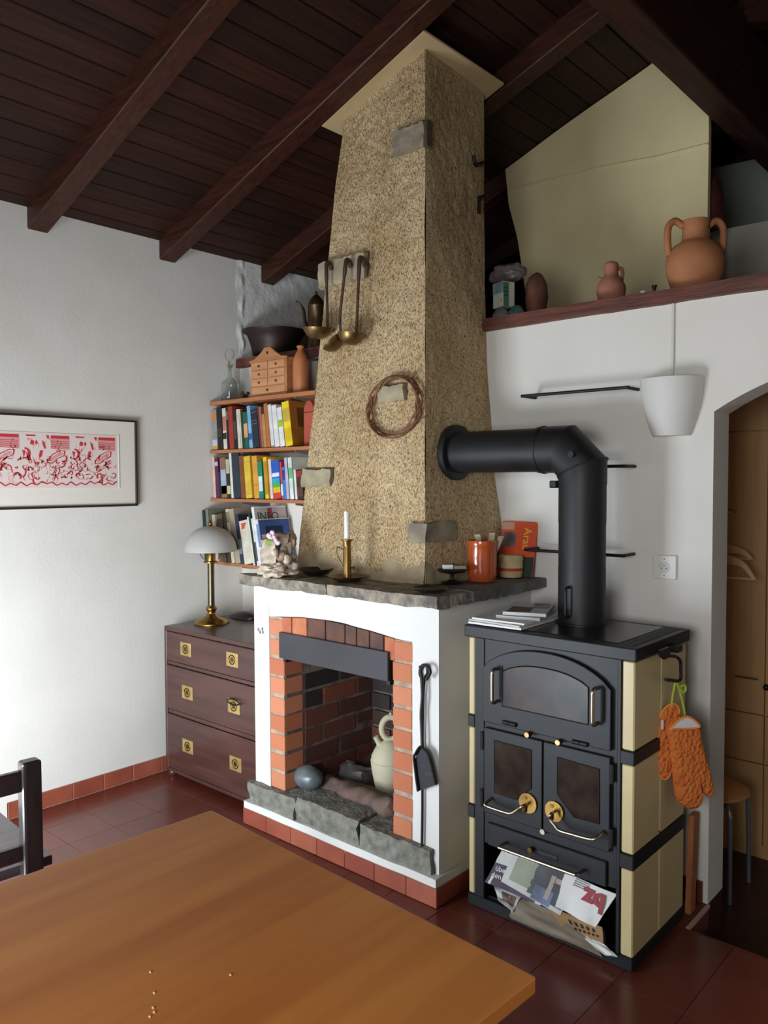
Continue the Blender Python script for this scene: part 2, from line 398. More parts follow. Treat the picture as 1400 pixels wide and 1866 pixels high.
back = [v+Vector((0, .03, 0)) for v in b.v]
fs = [tuple(i+nv for i in f[::-1]) for f in b.f]
g = 27
rim = [i for i in range(g)]+[(j*g+g-1) for j in range(1, g)]+[(g-1)*g+i for i in range(g-2, -1, -1)]+[j*g for j in range(g-2, 0, -1)]
b.v += back; b.f += fs+[(rim[i], rim[(i+1) % len(rim)], rim[(i+1) % len(rim)]+nv, rim[i]+nv) for i in range(len(rim))]
pw = fin(b, 'wall_partition', PART, kind='structure', label='cream partition panel standing on the loft under the roof', cat='wall', smooth=40)
sm = B(); P0 = [at(*q, y=.793) for q in ((926, 345), (1090, 305), (1200, 285), (1290, 262))]
sm.tube(P0, .0035, 6); fin(sm, 'panel_seam', PART, pw, smooth=40)
fin(B().prism([(1.6, 1.9, 2.155), (XR, 1.9, 2.155), (XR, 1.9, ZPR(XR)), (2.5, 1.9, 3.25), (1.9, 1.9, 3.27), (1.6, 1.9, 3.2)], (0, .08, 0)), 'wall_loft_far', pm('far_loft_wall', (150, 156, 138), .85), kind='structure', label='dim greenish wall far back on the loft', cat='wall')
fin(B().prism([(2.12, 1.2, 2.155), (3.3, 1.2, 2.155), (3.3, 1.2, 2.69), (2.12, 1.2, 2.705)], (0, .05, 0)), 'wall_loft_low', pm('loft_grey_plaster', (186, 180, 164), .85), kind='structure', label='low white parapet wall on the loft behind the big jug', cat='wall')
# hall side walls
fin(B().box(1.9, 1.95, .15, YB, -.2, 2.125), 'wall_hall', WALL, kind='structure', label='hall wall beyond the arched doorway', cat='wall')

# skirting
bbL = thing('baseboard_left', (0, -.9, 0), 'red terracotta skirting tiles along the left wall', 'baseboard', kind='structure')
bx('grout', GROUT, bbL, 0.0, .009, -1.324, -.02, 0, .073)
ys = [-1.338, -1.181, -1.023, -.866, -.708, -.551, -.394, -.237, -.08]
for i in range(len(ys)-1):
    y0 = max(ys[i]+.002, -1.324); 
    bx('tile', random.choice(TERRAB), bbL, 0.0, .013, y0, ys[i+1]-.002, .003, .076, bevel=.0015)
bbB = thing('baseboard_back', (2.5, 0, 0), 'short run of dark red skirting beside the doorway', 'baseboard', kind='structure')
bx('tile', TERRA[1], bbB, 2.40, 2.57, -.013, 0, .002, .078, bevel=.0015)
bx('tile', TERRA[0], bbB, 2.24, 2.396, -.013, 0, .002, .078, bevel=.0015)

# ================================================================= FIREPLACE
FY = -.615                              # plaster front plane
fp = thing('fireplace', (1.37, -.3, 0), 'white plastered open brick fireplace with a rough tan stone-set chimney hood', 'fireplace')
BX0, BX1 = .857, 1.867
OX0, OX1 = .957, 1.747                  # brick surround outside
IX0, IX1 = 1.047, 1.655                 # opening inside
arch_x = [.954, 1.193, 1.30, 1.408, 1.538, 1.682, 1.75]
arch_z = [.921, .943, .946, .942, .932, .917, .917]
b = B()
b.box(BX0, OX0, FY, 0, .08, 1.05).box(OX1, BX1, FY, 0, .08, 1.05)
nn = 28
for i in range(nn):
    a, c = OX0+(OX1-OX0)*i/nn, OX0+(OX1-OX0)*(i+1)/nn
    za, zc = interp(a, arch_x, arch_z), interp(c, arch_x, arch_z)
    b.prism([(a, FY, za), (c, FY, zc), (c, FY, 1.05), (a, FY, 1.05)], (0, 0-FY, 0))
b.rough(.0025, 9, 2)
fin(b, 'plaster_body', WHITE, fp)
fin(B().box(IX0-.06, IX1+.06, -.03, -.005, .1, .95).box(IX0-.06, IX1+.06, -.5, 0, .93, .95), 'smoke_chamber', BRICKS[4], fp)
# plinth: ledge and tiles
b = rock(.82, 1.882, -.652, 0, .06, .1, .05, .004, 8, 5); fin(b, 'plinth_ledge', WHITE, fp, smooth=50)
fin(B().box(.822, 1.879, -.648, 0, 0, .07), 'plinth_core', GROUT, fp)
px0 = .818; ws = [.155, .155, .155, .155, .155, .155, .14]
for w in ws:
    bx('plinth_tile', random.choice(TERRAB), fp, px0+.001, px0+w-.001, -.657, -.64, .002, .07, bevel=.0015); px0 += w
for i in range(4):
    bx('plinth_tile', random.choice(TERRAB), fp, 1.872, 1.886, -.655+i*.16, -.655+(i+1)*.16-.002, .002, .07, bevel=.0015)
    bx('plinth_tile', random.choice(TERRAB), fp, .816, .83, -.655+i*.16, -.655+(i+1)*.16-.002, .002, .07, bevel=.0015)
# hearth stones
for i, (a, c, z1, yf) in enumerate([(.842, 1.142, .188, -.648), (1.148, 1.498, .2, -.642), (1.504, 1.846, .189, -.642)]):
    fin(rock(a, c, yf, -.36, .092, z1, .016, .011, 18, 11+i, .45), 'hearth_stone', HEARTH, fp, smooth=40)
fin(B().box(IX0-.05, IX1+.05, -.37, -.04, .09, .165), 'hearth_bed', pm('hearth_bed_tile', (150, 84, 56), .7, rgb2=(112, 66, 50), scale=7, bump=.2, bscale=30), fp)
# front brick columns
BM = {}
def brick(name, x0, x1, y0, y1, z0, z1, mat, parent=fp):
    key = 'b'
    if key not in BM:
        o = fin(B().box(-.5, .5, -.5, .5, -.5, .5), name, mat, parent, bevel=.03); BM[key] = o.data
    else:
        o = bpy.data.objects.new(name, BM[key]); COL.objects.link(o); o.parent = parent
    if not o.material_slots[0].link == 'OBJECT': o.material_slots[0].link = 'OBJECT'
    o.material_slots[0].material = mat
    o.location = Vector(((x0+x1)/2, (y0+y1)/2, (z0+z1)/2))-ORG[parent]
    o.scale = (x1-x0, y1-y0, z1-z0)
    o.rotation_euler = (random.uniform(-.008, .008), random.uniform(-.012, .012), random.uniform(-.008, .008))
    return o
_first = B().box(-.5, .5, -.5, .5, -.5, .5)
_o = fin(_first, 'seed_brick', BRICK[0], None, bevel=.025, org=(0, 0, 0)); BM['b'] = _o.data; bpy.data.objects.remove(_o)
PIT = .0815
fin(B().box(OX0+.002, IX0-.001, FY+.0015, FY+.11, .19, .925), 'mortar_bed', MORTAR, fp)
fin(B().box(IX1+.001, OX1-.002, FY+.0015, FY+.11, .19, .915), 'mortar_bed', MORTAR, fp)
fin(B().box(IX0-.012, IX0+.0004, -.60, -.04, .16, .93).box(IX1+.003, IX1+.012, -.6, -.04, .16, .93).box(IX0-.01, IX1+.01, -.06, -.045, .16, .93), 'mortar_bed', MORTARD, fp)
z = .19; r_ = 0
while z < .90:
    z1 = min(z+PIT-.013, .915)
    dz = random.uniform(-.003, .003)
    brick('brick', OX0+random.uniform(0, .003), IX0+.003, FY-.001, FY+.105, z+dz, z1+dz, random.choice(BRICK))
    dz = random.uniform(-.003, .003)
    brick('brick', IX1-.003, OX1+random.uniform(-.006, .004), FY-.001, FY+.105, z+dz, z1+dz, random.choice(BRICK))
    # inner left wall, running bond, sooty
    y = FY+.117-(0 if r_ % 2 else .105)
    first = True
    while y < -.06:
        y1 = min(y+.205, -.055)
        y0 = max(y, FY+.117)
        if y1-y0 > .03:
            t = (y0-FY)/.55; up = (z-.19)/.7
            w = [max(.05, 1-up), .9, .6+up, max(.05, .9-up), .2+1.6*up+t*.8]
            brick('brick', IX0-.05, IX0+.002+random.uniform(-.003, .003), y0, y1, z+random.uniform(-.003, .003), z1, random.choices(BRICKS, w)[0])
        y = y+.217
    x = IX0+.01-(.1 if r_ % 2 else 0)
    while x < IX1:
        x0, x1 = max(x, IX0+.006), min(x+.205, IX1-.006)
        if x1-x0 > .02: brick('brick', x0, x1, -.075, -.045, z, z1, random.choices(BRICKS, [.5, .8, 1, .2, 1.5+2*(z-.2)])[0])
        x += .217
    y = FY+.117
    while y < -.06:
        brick('brick', IX1-.002, IX1+.05, y, min(y+.205, -.055), z, z1, random.choice(BRICKS)); y += .217
    z += PIT; r_ += 1
# arch bricks on edge
jx = [IX0-.01, 1.10, 1.193, 1.30, 1.408, 1.47, 1.538, 1.61, IX1+.01]
for i in range(len(jx)-1):
    a, c = jx[i]+.003, jx[i+1]-.003
    za, zc = interp(a, arch_x, arch_z)-.003, interp(c, arch_x, arch_z)-.003
    fin(B().prism([(a, FY-.002, .835), (c, FY-.002, .835), (c, FY-.002, zc), (a, FY-.002, za)], (0, .1, 0)), 'arch_brick', [BRICK[1], BRICK[0], BRICKT, BRICKT, BRICKT, BRICKT, BRICKT, BRICK[1]][i], fp, bevel=.002)
fin(B().box(IX0-.01, IX1+.01, FY+.01, FY+.09, .835, .915), 'mortar_bed', MORTAR, fp)
bx('steel_lintel', PLATE, fp, 1.036, 1.641, FY-.016, FY-.004, .757, .866, bevel=.001, label='dark steel smoke plate')
bx('plate_bracket', IRON, fp, 1.05, 1.066, FY-.004, FY+.03, .74, .765); bx('plate_bracket', IRON, fp, 1.625, 1.642, FY-.004, FY+.02, .742, .845)
# mantel slabs
fin(rock(.846, 1.372, -.682, -.02, 1.055, 1.099, .022, .010, 12, 21, .5), 'mantel_slab', STONE2, fp, smooth=40)
fin(rock(1.378, 1.912, -.684, -.02, 1.058, 1.101, .022, .009, 12, 22, .4), 'mantel_slab', STONE2, fp, smooth=40)
fin(rock(1.60, 1.935, -.50, -.004, 1.068, 1.104, .022, .010, 12, 23, .4), 'mantel_slab', STONE, fp, smooth=40)
# small scars on the plaster
sc = B()
for q in ((471, 1147), (474, 1152), (479, 1152), (478, 1146)): p = at(*q, y=FY-.002); sc.sphere(p, (.006, .003, .008), 6, 4)
fin(sc, 'plaster_scar', INKG, fp)

# chimney hood: tapering, rough cast plaster
CH = bpy.data.materials.new('rough_cast_plaster'); CH.use_nodes = True; MATS['rough_cast'] = CH
nt = CH.node_tree; P = nt.nodes['Principled BSDF']; P.inputs['Roughness'].default_value = .95; P.inputs['Specular IOR Level'].default_value = .15
tc = nt.nodes.new('ShaderNodeTexCoord'); mp = nt.nodes.new('ShaderNodeMapping'); mp.inputs['Rotation'].default_value = (.3, .5, .2); mp.inputs['Scale'].default_value = (1.5, 1, .8)
nt.links.new(tc.outputs['Object'], mp.inputs[0])
def nnoise(sc, det, dist=0):
    q = nt.nodes.new('ShaderNodeTexNoise'); q.inputs['Scale'].default_value = sc; q.inputs['Detail'].default_value = det; q.inputs['Distortion'].default_value = dist
    nt.links.new(mp.outputs[0], q.inputs['Vector']); return q
n1 = nnoise(125, 3, .35); n2 = nnoise(4, 4); n3 = nnoise(150, 3)
rp_ = nt.nodes.new('ShaderNodeValToRGB'); e = rp_.color_ramp.elements
e[0].position = .28; e[0].color = (*lin((112, 88, 62)), 1); e[1].position = .38; e[1].color = (*lin((198, 173, 134)), 1)
nt.links.new(n1.outputs['Fac'], rp_.inputs[0])
r2 = nt.nodes.new('ShaderNodeValToRGB'); r2.color_ramp.elements[0].position = .35; r2.color_ramp.elements[0].color = (.80, .74, .66, 1); r2.color_ramp.elements[1].position = .65; r2.color_ramp.elements[1].color = (1, 1, 1, 1)
nt.links.new(n2.outputs['Fac'], r2.inputs[0])
mx = nt.nodes.new('ShaderNodeMix'); mx.data_type = 'RGBA'; mx.blend_type = 'MULTIPLY'; mx.inputs[0].default_value = 1
nt.links.new(rp_.outputs[0], mx.inputs[6]); nt.links.new(r2.outputs[0], mx.inputs[7]); nt.links.new(mx.outputs[2], P.inputs['Base Color'])
bmp = nt.nodes.new('ShaderNodeBump'); bmp.inputs['Strength'].default_value = .9; bmp.inputs['Distance'].default_value = .008
cr = nt.nodes.new('ShaderNodeValToRGB'); cr.color_ramp.elements[0].position = .25; cr.color_ramp.elements[1].position = .5
nt.links.new(n1.outputs['Fac'], cr.inputs[0])
ad = nt.nodes.new('ShaderNodeMath'); ad.operation = 'MULTIPLY_ADD'; ad.inputs[1].default_value = .35
nt.links.new(n3.outputs['Fac'], ad.inputs[0]); nt.links.new(cr.outputs[0], ad.inputs[2]); nt.links.new(ad.outputs[0], bmp.inputs['Height']); nt.links.new(bmp.outputs[0], P.inputs['Normal'])
yfc = lambda z: -.464+(z-1.1)*.0605
xrf = lambda z: interp(z, [1.1, 1.2, 1.6, 2.1, 2.6, 3.0, 3.2], [1.692, 1.681, 1.662, 1.639, 1.616, 1.597, 1.588])
xrb = lambda z: interp(z, [1.1, 1.284, 1.53, 2.13, 3.07, 3.2], [1.742, 1.728, 1.684, 1.642, 1.57, 1.565])
xlf = lambda z: interp(z, [1.1, 1.3, 1.56, 1.914, 2.195, 2.5, 2.77, 3.01, 3.2], [.968, .98, 1.008, 1.041, 1.071, 1.096, 1.125, 1.156, 1.18])
ybk = lambda z: interp(z, [1.1, 2.1, 3.1], [-.004, -.004, .09])
def chpt(side, u, z):
    """u 0..1 along the side, from its left end to its right end seen from outside"""
    fl, frr = Vector((xlf(z), yfc(z), z)), Vector((xrf(z), yfc(z), z))
    bl, brr = Vector((xlf(z)-.01, ybk(z), z)), Vector((xrb(z), ybk(z), z))
    a, c = {'front': (fl, frr), 'right': (frr, brr), 'left': (bl, fl)}[side]
    return a+(c-a)*u
def chsurf(side, nrm):
    def f(u, v):
        z0 = 1.098; z1 = 3.17
        p = chpt(side, u, z0+(z1-z0)*v)
        zl = ZR(p.x)+.02
        p = chpt(side, u, z0+(min(z1, zl)-z0)*v)
        ed = min(1, min(u, 1-u)*14)*min(1, (1-v)*40)*min(1, .3+v*9)
        w = Vector((p.x*1.4, p.y*1.4, p.z))
        d = (.007*noise.noise(w*9)+.006*noise.noise(w*26)+.006*noise.noise(w*60))*(1 if side == 'front' else .6)
        big = .006*noise.noise(p*4)
        return p+Vector(nrm)*((d+.002)*ed+big)
    return f
b = B(); b.grid(chsurf('front', (0, -1, 0)), 84, 230); b.grid(chsurf('right', (1, 0, 0)), 56, 230); b.grid(chsurf('left', (-1, 0, 0)), 40, 150)
fin(b, 'chimney_hood', CH, fp, smooth=80, label='rough tan plaster chimney hood')
# plaster collar under the rafters
SMP = pm('smooth_tan_plaster', (196, 172, 128), .9, rgb2=(180, 156, 114), scale=5, bump=.3, bscale=30)
b = B().prism([(1.085, -.411, ZR(1.085)+.002), (1.64, -.411, ZR(1.64)+.002), (1.64, -.411, ZR(1.64)+.012), (1.085, -.411, ZR(1.085)+.012)], (0, .55, 0))
fin(b, 'chimney_collar', SMP, fp, bevel=.002)
sk = B()
for side in ('front', 'right'):
    sk.grid(lambda u, v, s=side: chpt(s, u, 1.095+.13*v)+Vector((0, -1, 0) if s == 'front' else (1, 0, 0))*(.022*(1-v)*(.6+.5*noise.noise(chpt(s, u, 1.1)*7))-.004*v+.004*noise.noise(chpt(s, u, 1.1+v*.1)*30)), 60, 10)
fin(sk, 'chimney_skirt', pm('smeared_mortar', (164, 146, 116), .95, rgb2=(146, 128, 100), scale=14, bump=.5, bscale=50), fp, smooth=80)
# stones showing through the plaster
def fstone(q, side='front', proud=.02, seed=0, mat=STONE2):
    (x0, y0), (x1, y1) = q
    yf = -.42
    for _ in range(2):
        a = at(x0, y0, y=yf); c = at(x1, y1, y=yf); yf = yfc((a.z+c.z)/2)
    bx('stone_gap', pm('stone_gap', (84, 68, 50), .95), fp, min(a.x, c.x)-.002, max(a.x, c.x)+.006, yf-.0085, yf+.02, min(a.z, c.z)+.004, max(a.z, c.z)+.007)
    return fin(rock(min(a.x, c.x), max(a.x, c.x), yf-proud, yf+.03, min(a.z, c.z), max(a.z, c.z), (.011), .009, 22, seed, 1), 'set_stone', mat, fp, smooth=40)
SST = pm('set_stone_tan', (168, 154, 124), .9, rgb2=(138, 128, 106), scale=14, bump=.4, bscale=50)
SSG = pm('set_stone_grey', (152, 140, 116), .9, rgb2=(120, 110, 94), scale=14, bump=.4, bscale=50)
fstone(((588, 483), (672, 508)), proud=.03, seed=31, mat=SST)
fstone(((694, 706), (742, 731)), proud=.02, seed=32, mat=SST)
fstone(((556, 856), (608, 888)), proud=.02, seed=33, mat=SST)
fstone(((722, 243), (778, 268)), proud=.022, seed=34, mat=SSG)
p = at(755, 968, y=yfc(1.28)); q = at(838, 935, x=1.70)
fin(rock(1.615, 1.70, yfc(1.3)-.024, yfc(1.3)+.16, 1.262, 1.338, .016, .009, 16, 35, 1), 'set_stone', SSG, fp, smooth=40)

# ================================================================= STOVE
SX0, SX1, SY0, SY1, SZ = 1.934, 2.562, -.558, -.133, .994
st = thing('wood_cook_stove', ((SX0+SX1)/2, (SY0+SY1)/2, 0), 'tall black and cream tiled wood-burning cook stove beside the fireplace', 'stove')
fy = -.546; bx0, bx1, by1 = SX0+.012, SX1-.009, SY1-.01
fin(B().box(bx0-.002, bx1+.002, fy-.004, by1, 0, .04), 'base', BLACKM, st, bevel=.003)
# carcass around an open wood compartment (z .04 - .285)
cx0, cx1 = 2.008, 2.503
b = B().box(bx0+.012, cx0, fy+.012, by1-.01, .04, .955).box(cx1, bx1-.012, fy+.012, by1-.01, .04, .955).box(cx0, cx1, fy+.012, by1-.01, .275, .955).box(cx0, cx1, by1-.03, by1-.01, .04, .275)
fin(b, 'carcass', BLACKM, st)
fin(B().box(cx0, cx1, fy+.02, by1-.03, .04, .044), 'compartment_floor', BLACKM, st)
# front frame posts
for a_, c_ in ((1.972, cx0+.004), (cx1-.004, 2.512)): fin(B().box(a_, c_, fy-.002, fy+.02, .04, .953), 'front_post', BLACKM, st, bevel=.002)
fin(B().box(cx0, cx1, fy+.002, fy+.02, .24, .953), 'front_plate', BLACKM, st)
# top plate
tp = fin(B().box(SX0, SX1, SY0, SY1, .953, SZ), 'top_plate', BLACKM, st, bevel=.004, seg=2)
GLOSS = pm('black_hob', (26, 26, 28), .22, spec=.6)
fin(B().box(SX0+.06, SX1-.075, SY0+.04, SY1-.035, SZ-.002, SZ+.0025), 'hob_plate', GLOSS, tp, bevel=.001)
for i in range(26):
    y = SY0+.03+i*.0145
    fin(B().box(SX1-.062, SX1-.022, y, y+.006, SZ-.001, SZ+.002), 'vent_bar', PLATE, tp)
for i in range(7):
    x = 2.31+i*.035
    fin(B().box(x, x+.028, SY1-.028, SY1-.014, SZ-.001, SZ+.002), 'vent_bar', PLATE, tp)
# cream tiles and black bands
tz = [(.04, .313), (.36, .635), (.678, .952)]
ysp = -.351
for z0, z1 in tz:
    bx('cream_tile', CREAM, st, 2.514, bx1, fy, ysp-.0025, z0+.001, z1-.001, bevel=.004)
    bx('cream_tile', CREAM, st, bx1-.045, bx1, ysp+.0025, by1, z0+.001, z1-.001, bevel=.004)
    bx('cream_tile', CREAM, st, bx0, 1.97, fy, ysp, z0+.001, z1-.001, bevel=.004)
    bx('cream_tile', CREAM, st, bx0, bx0+.04, ysp+.004, by1, z0+.001, z1-.001, bevel=.004)
for z0, z1 in tz: bx('tile_joint', pm('pale_joint', (232, 216, 178), .6), st, bx1-.02, bx1-.0015, ysp-.003, ysp+.003, z0+.002, z1-.002)
for z0, z1 in ((.313, .36), (.635, .678)):
    fin(B().box(2.51, bx1+.003, fy-.004, by1, z0, z1), 'band', BLACKM, st, bevel=.003)
    fin(B().box(bx0-.003, 1.974, fy-.004, by1, z0, z1), 'band', BLACKM, st, bevel=.003)
fin(B().sphere((bx1, ysp, .37), .004, 6, 4), 'screw', BRASSD, st)
# oven door with arched top
DL, DR = 2.013, 2.484
def archpoly(l, r, z0, zs, za, y, n=16, rr=.0):
    pts = [(l, y, z0), (r, y, z0), (r, y, zs)]
    for i in range(1, n):
        t = i/n; x = r+(l-r)*t; u = 2*t-1
        pts.append((x, y, zs+(za-zs)*(max(0, 1-abs(u)**2.2))**.8))
    pts.append((l, y, zs)); return pts
od = fin(B().prism(archpoly(DL, DR, .668, .856, .94, fy-.002), (0, -.012, 0)), 'oven_door', BLACKM, st, bevel=.003, seg=2)
fin(B().prism(archpoly(2.096, 2.408, .739, .852, .888, fy-.0135), (0, -.002, 0)), 'oven_glass', GLASSO, od)
fr_ = [Vector(p) for p in archpoly(2.094, 2.410, .737, .853, .890, fy-.0155)]
fin(B().tube(fr_, .0022, 6, closed=True), 'glass_trim', BLACKP, od, smooth=60)
def handle_v(x, z0, z1, parent):
    yo = fy-.014
    fin(B().tube(spline([(x, yo, z1), (x, yo-.022, z1+.002), (x, yo-.034, z1-.004), (x, yo-.036, z1-.02), (x, yo-.036, z0+.02), (x, yo-.034, z0+.004), (x, yo-.022, z0-.002), (x, yo, z0)], 5), .0062, 10), 'handle', STEEL, parent, smooth=60)
hl = at(897, 1250, y=fy-.05); handle_v(hl.x, at(897, 1281, y=fy-.05).z, at(897, 1222, y=fy-.05).z, od)
hr = at(1080, 1290, y=fy-.05); handle_v(hr.x, at(1080, 1322, y=fy-.05).z, at(1080, 1258, y=fy-.05).z, od)
bx('handle_plate', BLACKP, od, hl.x-.004, hl.x+.018, fy-.018, fy-.013, .765, .872)
bx('handle_plate', BLACKP, od, hr.x-.004, hr.x+.02, fy-.018, fy-.013, .755, .862)
for qx, qy in ((961, 1339), (1017, 1353)):
    p = at(qx, qy, y=fy-.03)
    kb = fin(B().tube([(p.x, fy-.012, p.z), (p.x, fy-.022, p.z)], .009, 10), 'knob', IRON, st, smooth=40)
    fin(B().tube([(p.x, fy-.022, p.z), (p.x, fy-.034, p.z)], .0085, 12), 'knob_cap', COPPER, kb, smooth=40)
for qx, qy in ((928, 1319), (1056, 1355)):
    p = at(qx, qy, y=fy-.02); L = .026
    fin(B().tube([(p.x-L, fy-.018, p.z), (p.x-.001, fy-.018, p.z)], .0075, 8).tube([(p.x+.001, fy-.018, p.z), (p.x+L, fy-.018, p.z)], .0075, 8), 'hinge', BLACKP, od, smooth=40)
# fire doors
def poly(q, y): return [Vector((at(a, c, y=y).x, y, at(a, c, y=y).z)) for a, c in q]
for k, (l, r, win, disc, hnd) in enumerate([
    (DL+.004, 2.246, [(901, 1349), (968, 1367), (968, 1437), (941, 1457), (901, 1445)], (963, 1463),
     [(962, 1464), (953, 1469), (944, 1475), (932, 1482), (920, 1480), (890, 1470), (884, 1465), (886, 1460)]),
    (2.250, DR-.002, [(1016, 1380), (1092, 1402), (1092, 1502), (1046, 1489), (1016, 1447)], (1011, 1478),
     [(1012, 1478), (1004, 1484), (1002, 1492), (1010, 1503), (1019, 1513), (1045, 1521), (1075, 1529), (1086, 1528), (1091, 1522)])]):
    dr = fin(B().box(l, r, fy-.012, fy-.002, .352, .648), 'fire_door', BLACKM, st, bevel=.003, seg=2)
    wp = poly(win, fy-.014)
    fin(B().prism([p+Vector((0, .002, 0)) for p in wp], (0, -.002, 0)), 'door_glass', GLASSD, dr)
    fin(B().tube(wp, .0018, 6, closed=True), 'glass_trim', BLACKP, dr, smooth=60)
    d = at(*disc, y=fy-.014)
    fin(B().tube([(d.x, fy-.012, d.z), (d.x, fy-.019, d.z)], .033, 24), 'latch_disc', BRASS, dr, smooth=40)
    fin(B().tube([(d.x-.006, fy-.019, d.z-.006), (d.x-.01, fy-.026, d.z-.03)], .006, 8).box(d.x-.012, d.x-.002, fy-.021, fy-.018, d.z+.012, d.z+.022), 'latch_boss', BRASSD, dr, smooth=40)
    hp = [at(a, c, y=fy-.05) for a, c in hnd]
    hp[0] = Vector((d.x, fy-.018, d.z)); hp[-1].y = fy-.012
    fin(B().tube(spline(hp, 4), .0052, 8), 'handle', STEEL, dr, smooth=60)
    hx = l-.006 if k == 0 else r+.006
    for hz in (.60, .40):
        fin(B().tube([(hx, fy-.012, hz-.03), (hx, fy-.012, hz+.03)], .007, 8), 'hinge', BLACKP, dr, smooth=40)
# ash door area, catch and drawer with rail
ca = at(990, 1515, y=fy-.01)
fin(B().tube([(ca.x, fy, ca.z), (ca.x, fy-.016, ca.z)], .009, 10), 'catch', STEEL, st, smooth=40)
dw = fin(B().box(2.03, 2.47, fy-.008, fy+.004, .238, .318), 'ash_drawer', BLACKM, st, bevel=.003)
rl, rr_ = at(908, 1541, y=fy-.055), at(1050, 1598, y=fy-.055); zz = (rl.z+rr_.z)/2
fin(B().tube(spline([(rl.x, fy-.006, zz), (rl.x, fy-.03, zz), (rl.x+.004, fy-.052, zz), (rl.x+.03, fy-.055, zz), (rr_.x-.03, fy-.055, zz), (rr_.x-.004, fy-.052, zz), (rr_.x, fy-.03, zz), (rr_.x, fy-.006, zz)], 4), .0062, 10), 'rail', STEEL, dw, smooth=60)
s0, s1 = at(980, 1552, y=fy-.01), at(1016, 1563, y=fy-.01)
bx('slide', PLATE, dw, s0.x, s1.x, fy-.011, fy-.007, s0.z-.008, s0.z+.006, bevel=.001)
kp = at(967, 1549, y=fy-.02)
fin(B().tube([(kp.x, fy-.008, kp.z), (kp.x, fy-.026, kp.z)], .009, 12), 'slide_knob', BRASSD, dw, smooth=40)
# hanging rail under the plate on the right side
hk = fin(B().prism([at(a, c, x=2.585) for a, c in ((1198, 1185), (1215, 1178), (1216, 1188), (1213, 1198), (1206, 1201), (1200, 1196))], (.012, 0, 0)), 'rail_bracket', BLACKM, st, bevel=.002)
fin(B().box(2.555, 2.59, -.31, -.27, .945, .965), 'rail_mount', BLACKM, st)
fin(B().tube(spline([at(a, c, x=2.592) for a, c in ((1208, 1193), (1222, 1195), (1233, 1197), (1240, 1205), (1241, 1222), (1241, 1236), (1236, 1241), (1226, 1240), (1213, 1238))], 5), .0055, 8), 'hanging_rail', BLACKM, st, smooth=60)

# stove pipe
PC = Vector((2.232, -.268, 0)); PRr = .081
sp = thing('stove_pipe', (PC.x, PC.y, SZ), 'matt black stove pipe with an elbow running into the chimney', 'stove pipe')
vz1 = 1.505; hz = 1.606
fin(B().tube([(PC.x, PC.y, SZ+.002), (PC.x, PC.y, 1.19)], PRr+.0008, 40), 'pipe_section', BLACKP, sp, smooth=40)
fin(B().tube([(PC.x, PC.y, 1.185), (PC.x, PC.y, 1.35)], PRr, 40), 'pipe_section', BLACKP, sp, smooth=40)
fin(B().tube([(PC.x, PC.y, 1.348), (PC.x, PC.y, 1.51)], PRr+.001, 40), 'pipe_section', BLACKP, sp, smooth=40)
fin(B().tube([(PC.x, PC.y, SZ), (PC.x, PC.y, SZ+.007)], PRr+.01, 40), 'base_ring', BLACKM, sp, smooth=40)
# mitred elbow of three pieces
ctr = [(PC.x, hz-.11), (PC.x, hz-.045), (PC.x-.045, hz), (PC.x-.115, hz)]
def ell(p, t, r=PRr+.003):
    """ring in the x-z plane bend: p centre (x,z), t tangent angle"""
    return p, t, r
def bend(rings, name):
    vs = []; n = 40; fs = []
    for (cx, cz), ang, rx in rings:
        # ring plane spanned by y and (cos ang, sin ang) in xz
        for j in range(n):
            a = 2*math.pi*j/n
            vs.append(Vector((cx+rx*math.cos(a)*math.cos(ang), PC.y+PRr*1.035*math.sin(a), cz+rx*math.cos(a)*math.sin(ang))))
    for i in range(len(rings)-1):
        for j in range(n): fs.append((i*n+j, i*n+(j+1) % n, (i+1)*n+(j+1) % n, (i+1)*n+j))
    return fin(B().add(vs, fs), name, BLACKP, sp, smooth=25)
q = PRr*1.035
mit = q/math.cos(R(22.5))
el = bend([((PC.x, 1.49), 0, q), ((PC.x, hz-.042), -R(22.5)+R(45), mit)], 'elbow') if False else None
# vertical -> 45 degrees -> horizontal, joints cut at 22.5 degrees
A0, A1, A2, A3 = (PC.x, 1.48), (PC.x, hz-.068), (PC.x-.068, hz), (PC.x-.17, hz)
bend([(A0, 0, q), (A1, R(22.5), mit), (A2, R(67.5), mit), (A3, R(90), q)], 'elbow')
e45 = Vector((math.cos(R(22.5)), 0, math.sin(R(22.5))))
fin(B().tube([Vector((A1[0], PC.y, A1[1]))+Vector((math.cos(a)*mit*1.01*e45.x, math.sin(a)*q*1.01, math.cos(a)*mit*1.01*e45.z)) for a in [2*math.pi*i/40 for i in range(40)]], .0035, 6, closed=True), 'elbow_seam', BLACKP, sp, smooth=60)
fin(B().tube([Vector((A3[0]+.02, PC.y, A3[1]))+Vector((0, math.cos(a)*q*1.01, math.sin(a)*q*1.01)) for a in [2*math.pi*i/40 for i in range(40)]], .003, 6, closed=True), 'elbow_seam', BLACKP, sp, smooth=60)
sb = at(1043, 828, y=PC.y-PRr)
fin(B().tube([(sb.x, PC.y-PRr+.004, sb.z), (sb.x, PC.y-PRr-.012, sb.z)], .011, 14), 'inspection_screw', IRON, sp, smooth=40)
fin(B().tube([(1.66, PC.y, hz), (A3[0]+.01, PC.y, hz)], PRr-.001, 40), 'pipe_section', BLACKP, sp, smooth=40)
fin(B().tube([(1.672, PC.y, hz), (1.70, PC.y, hz)], PRr+.028, 40), 'wall_collar', BLACKP, sp, smooth=40, bevel=.004)
cl = Vector((PC.x-.093, PC.y-.02, hz-.123))
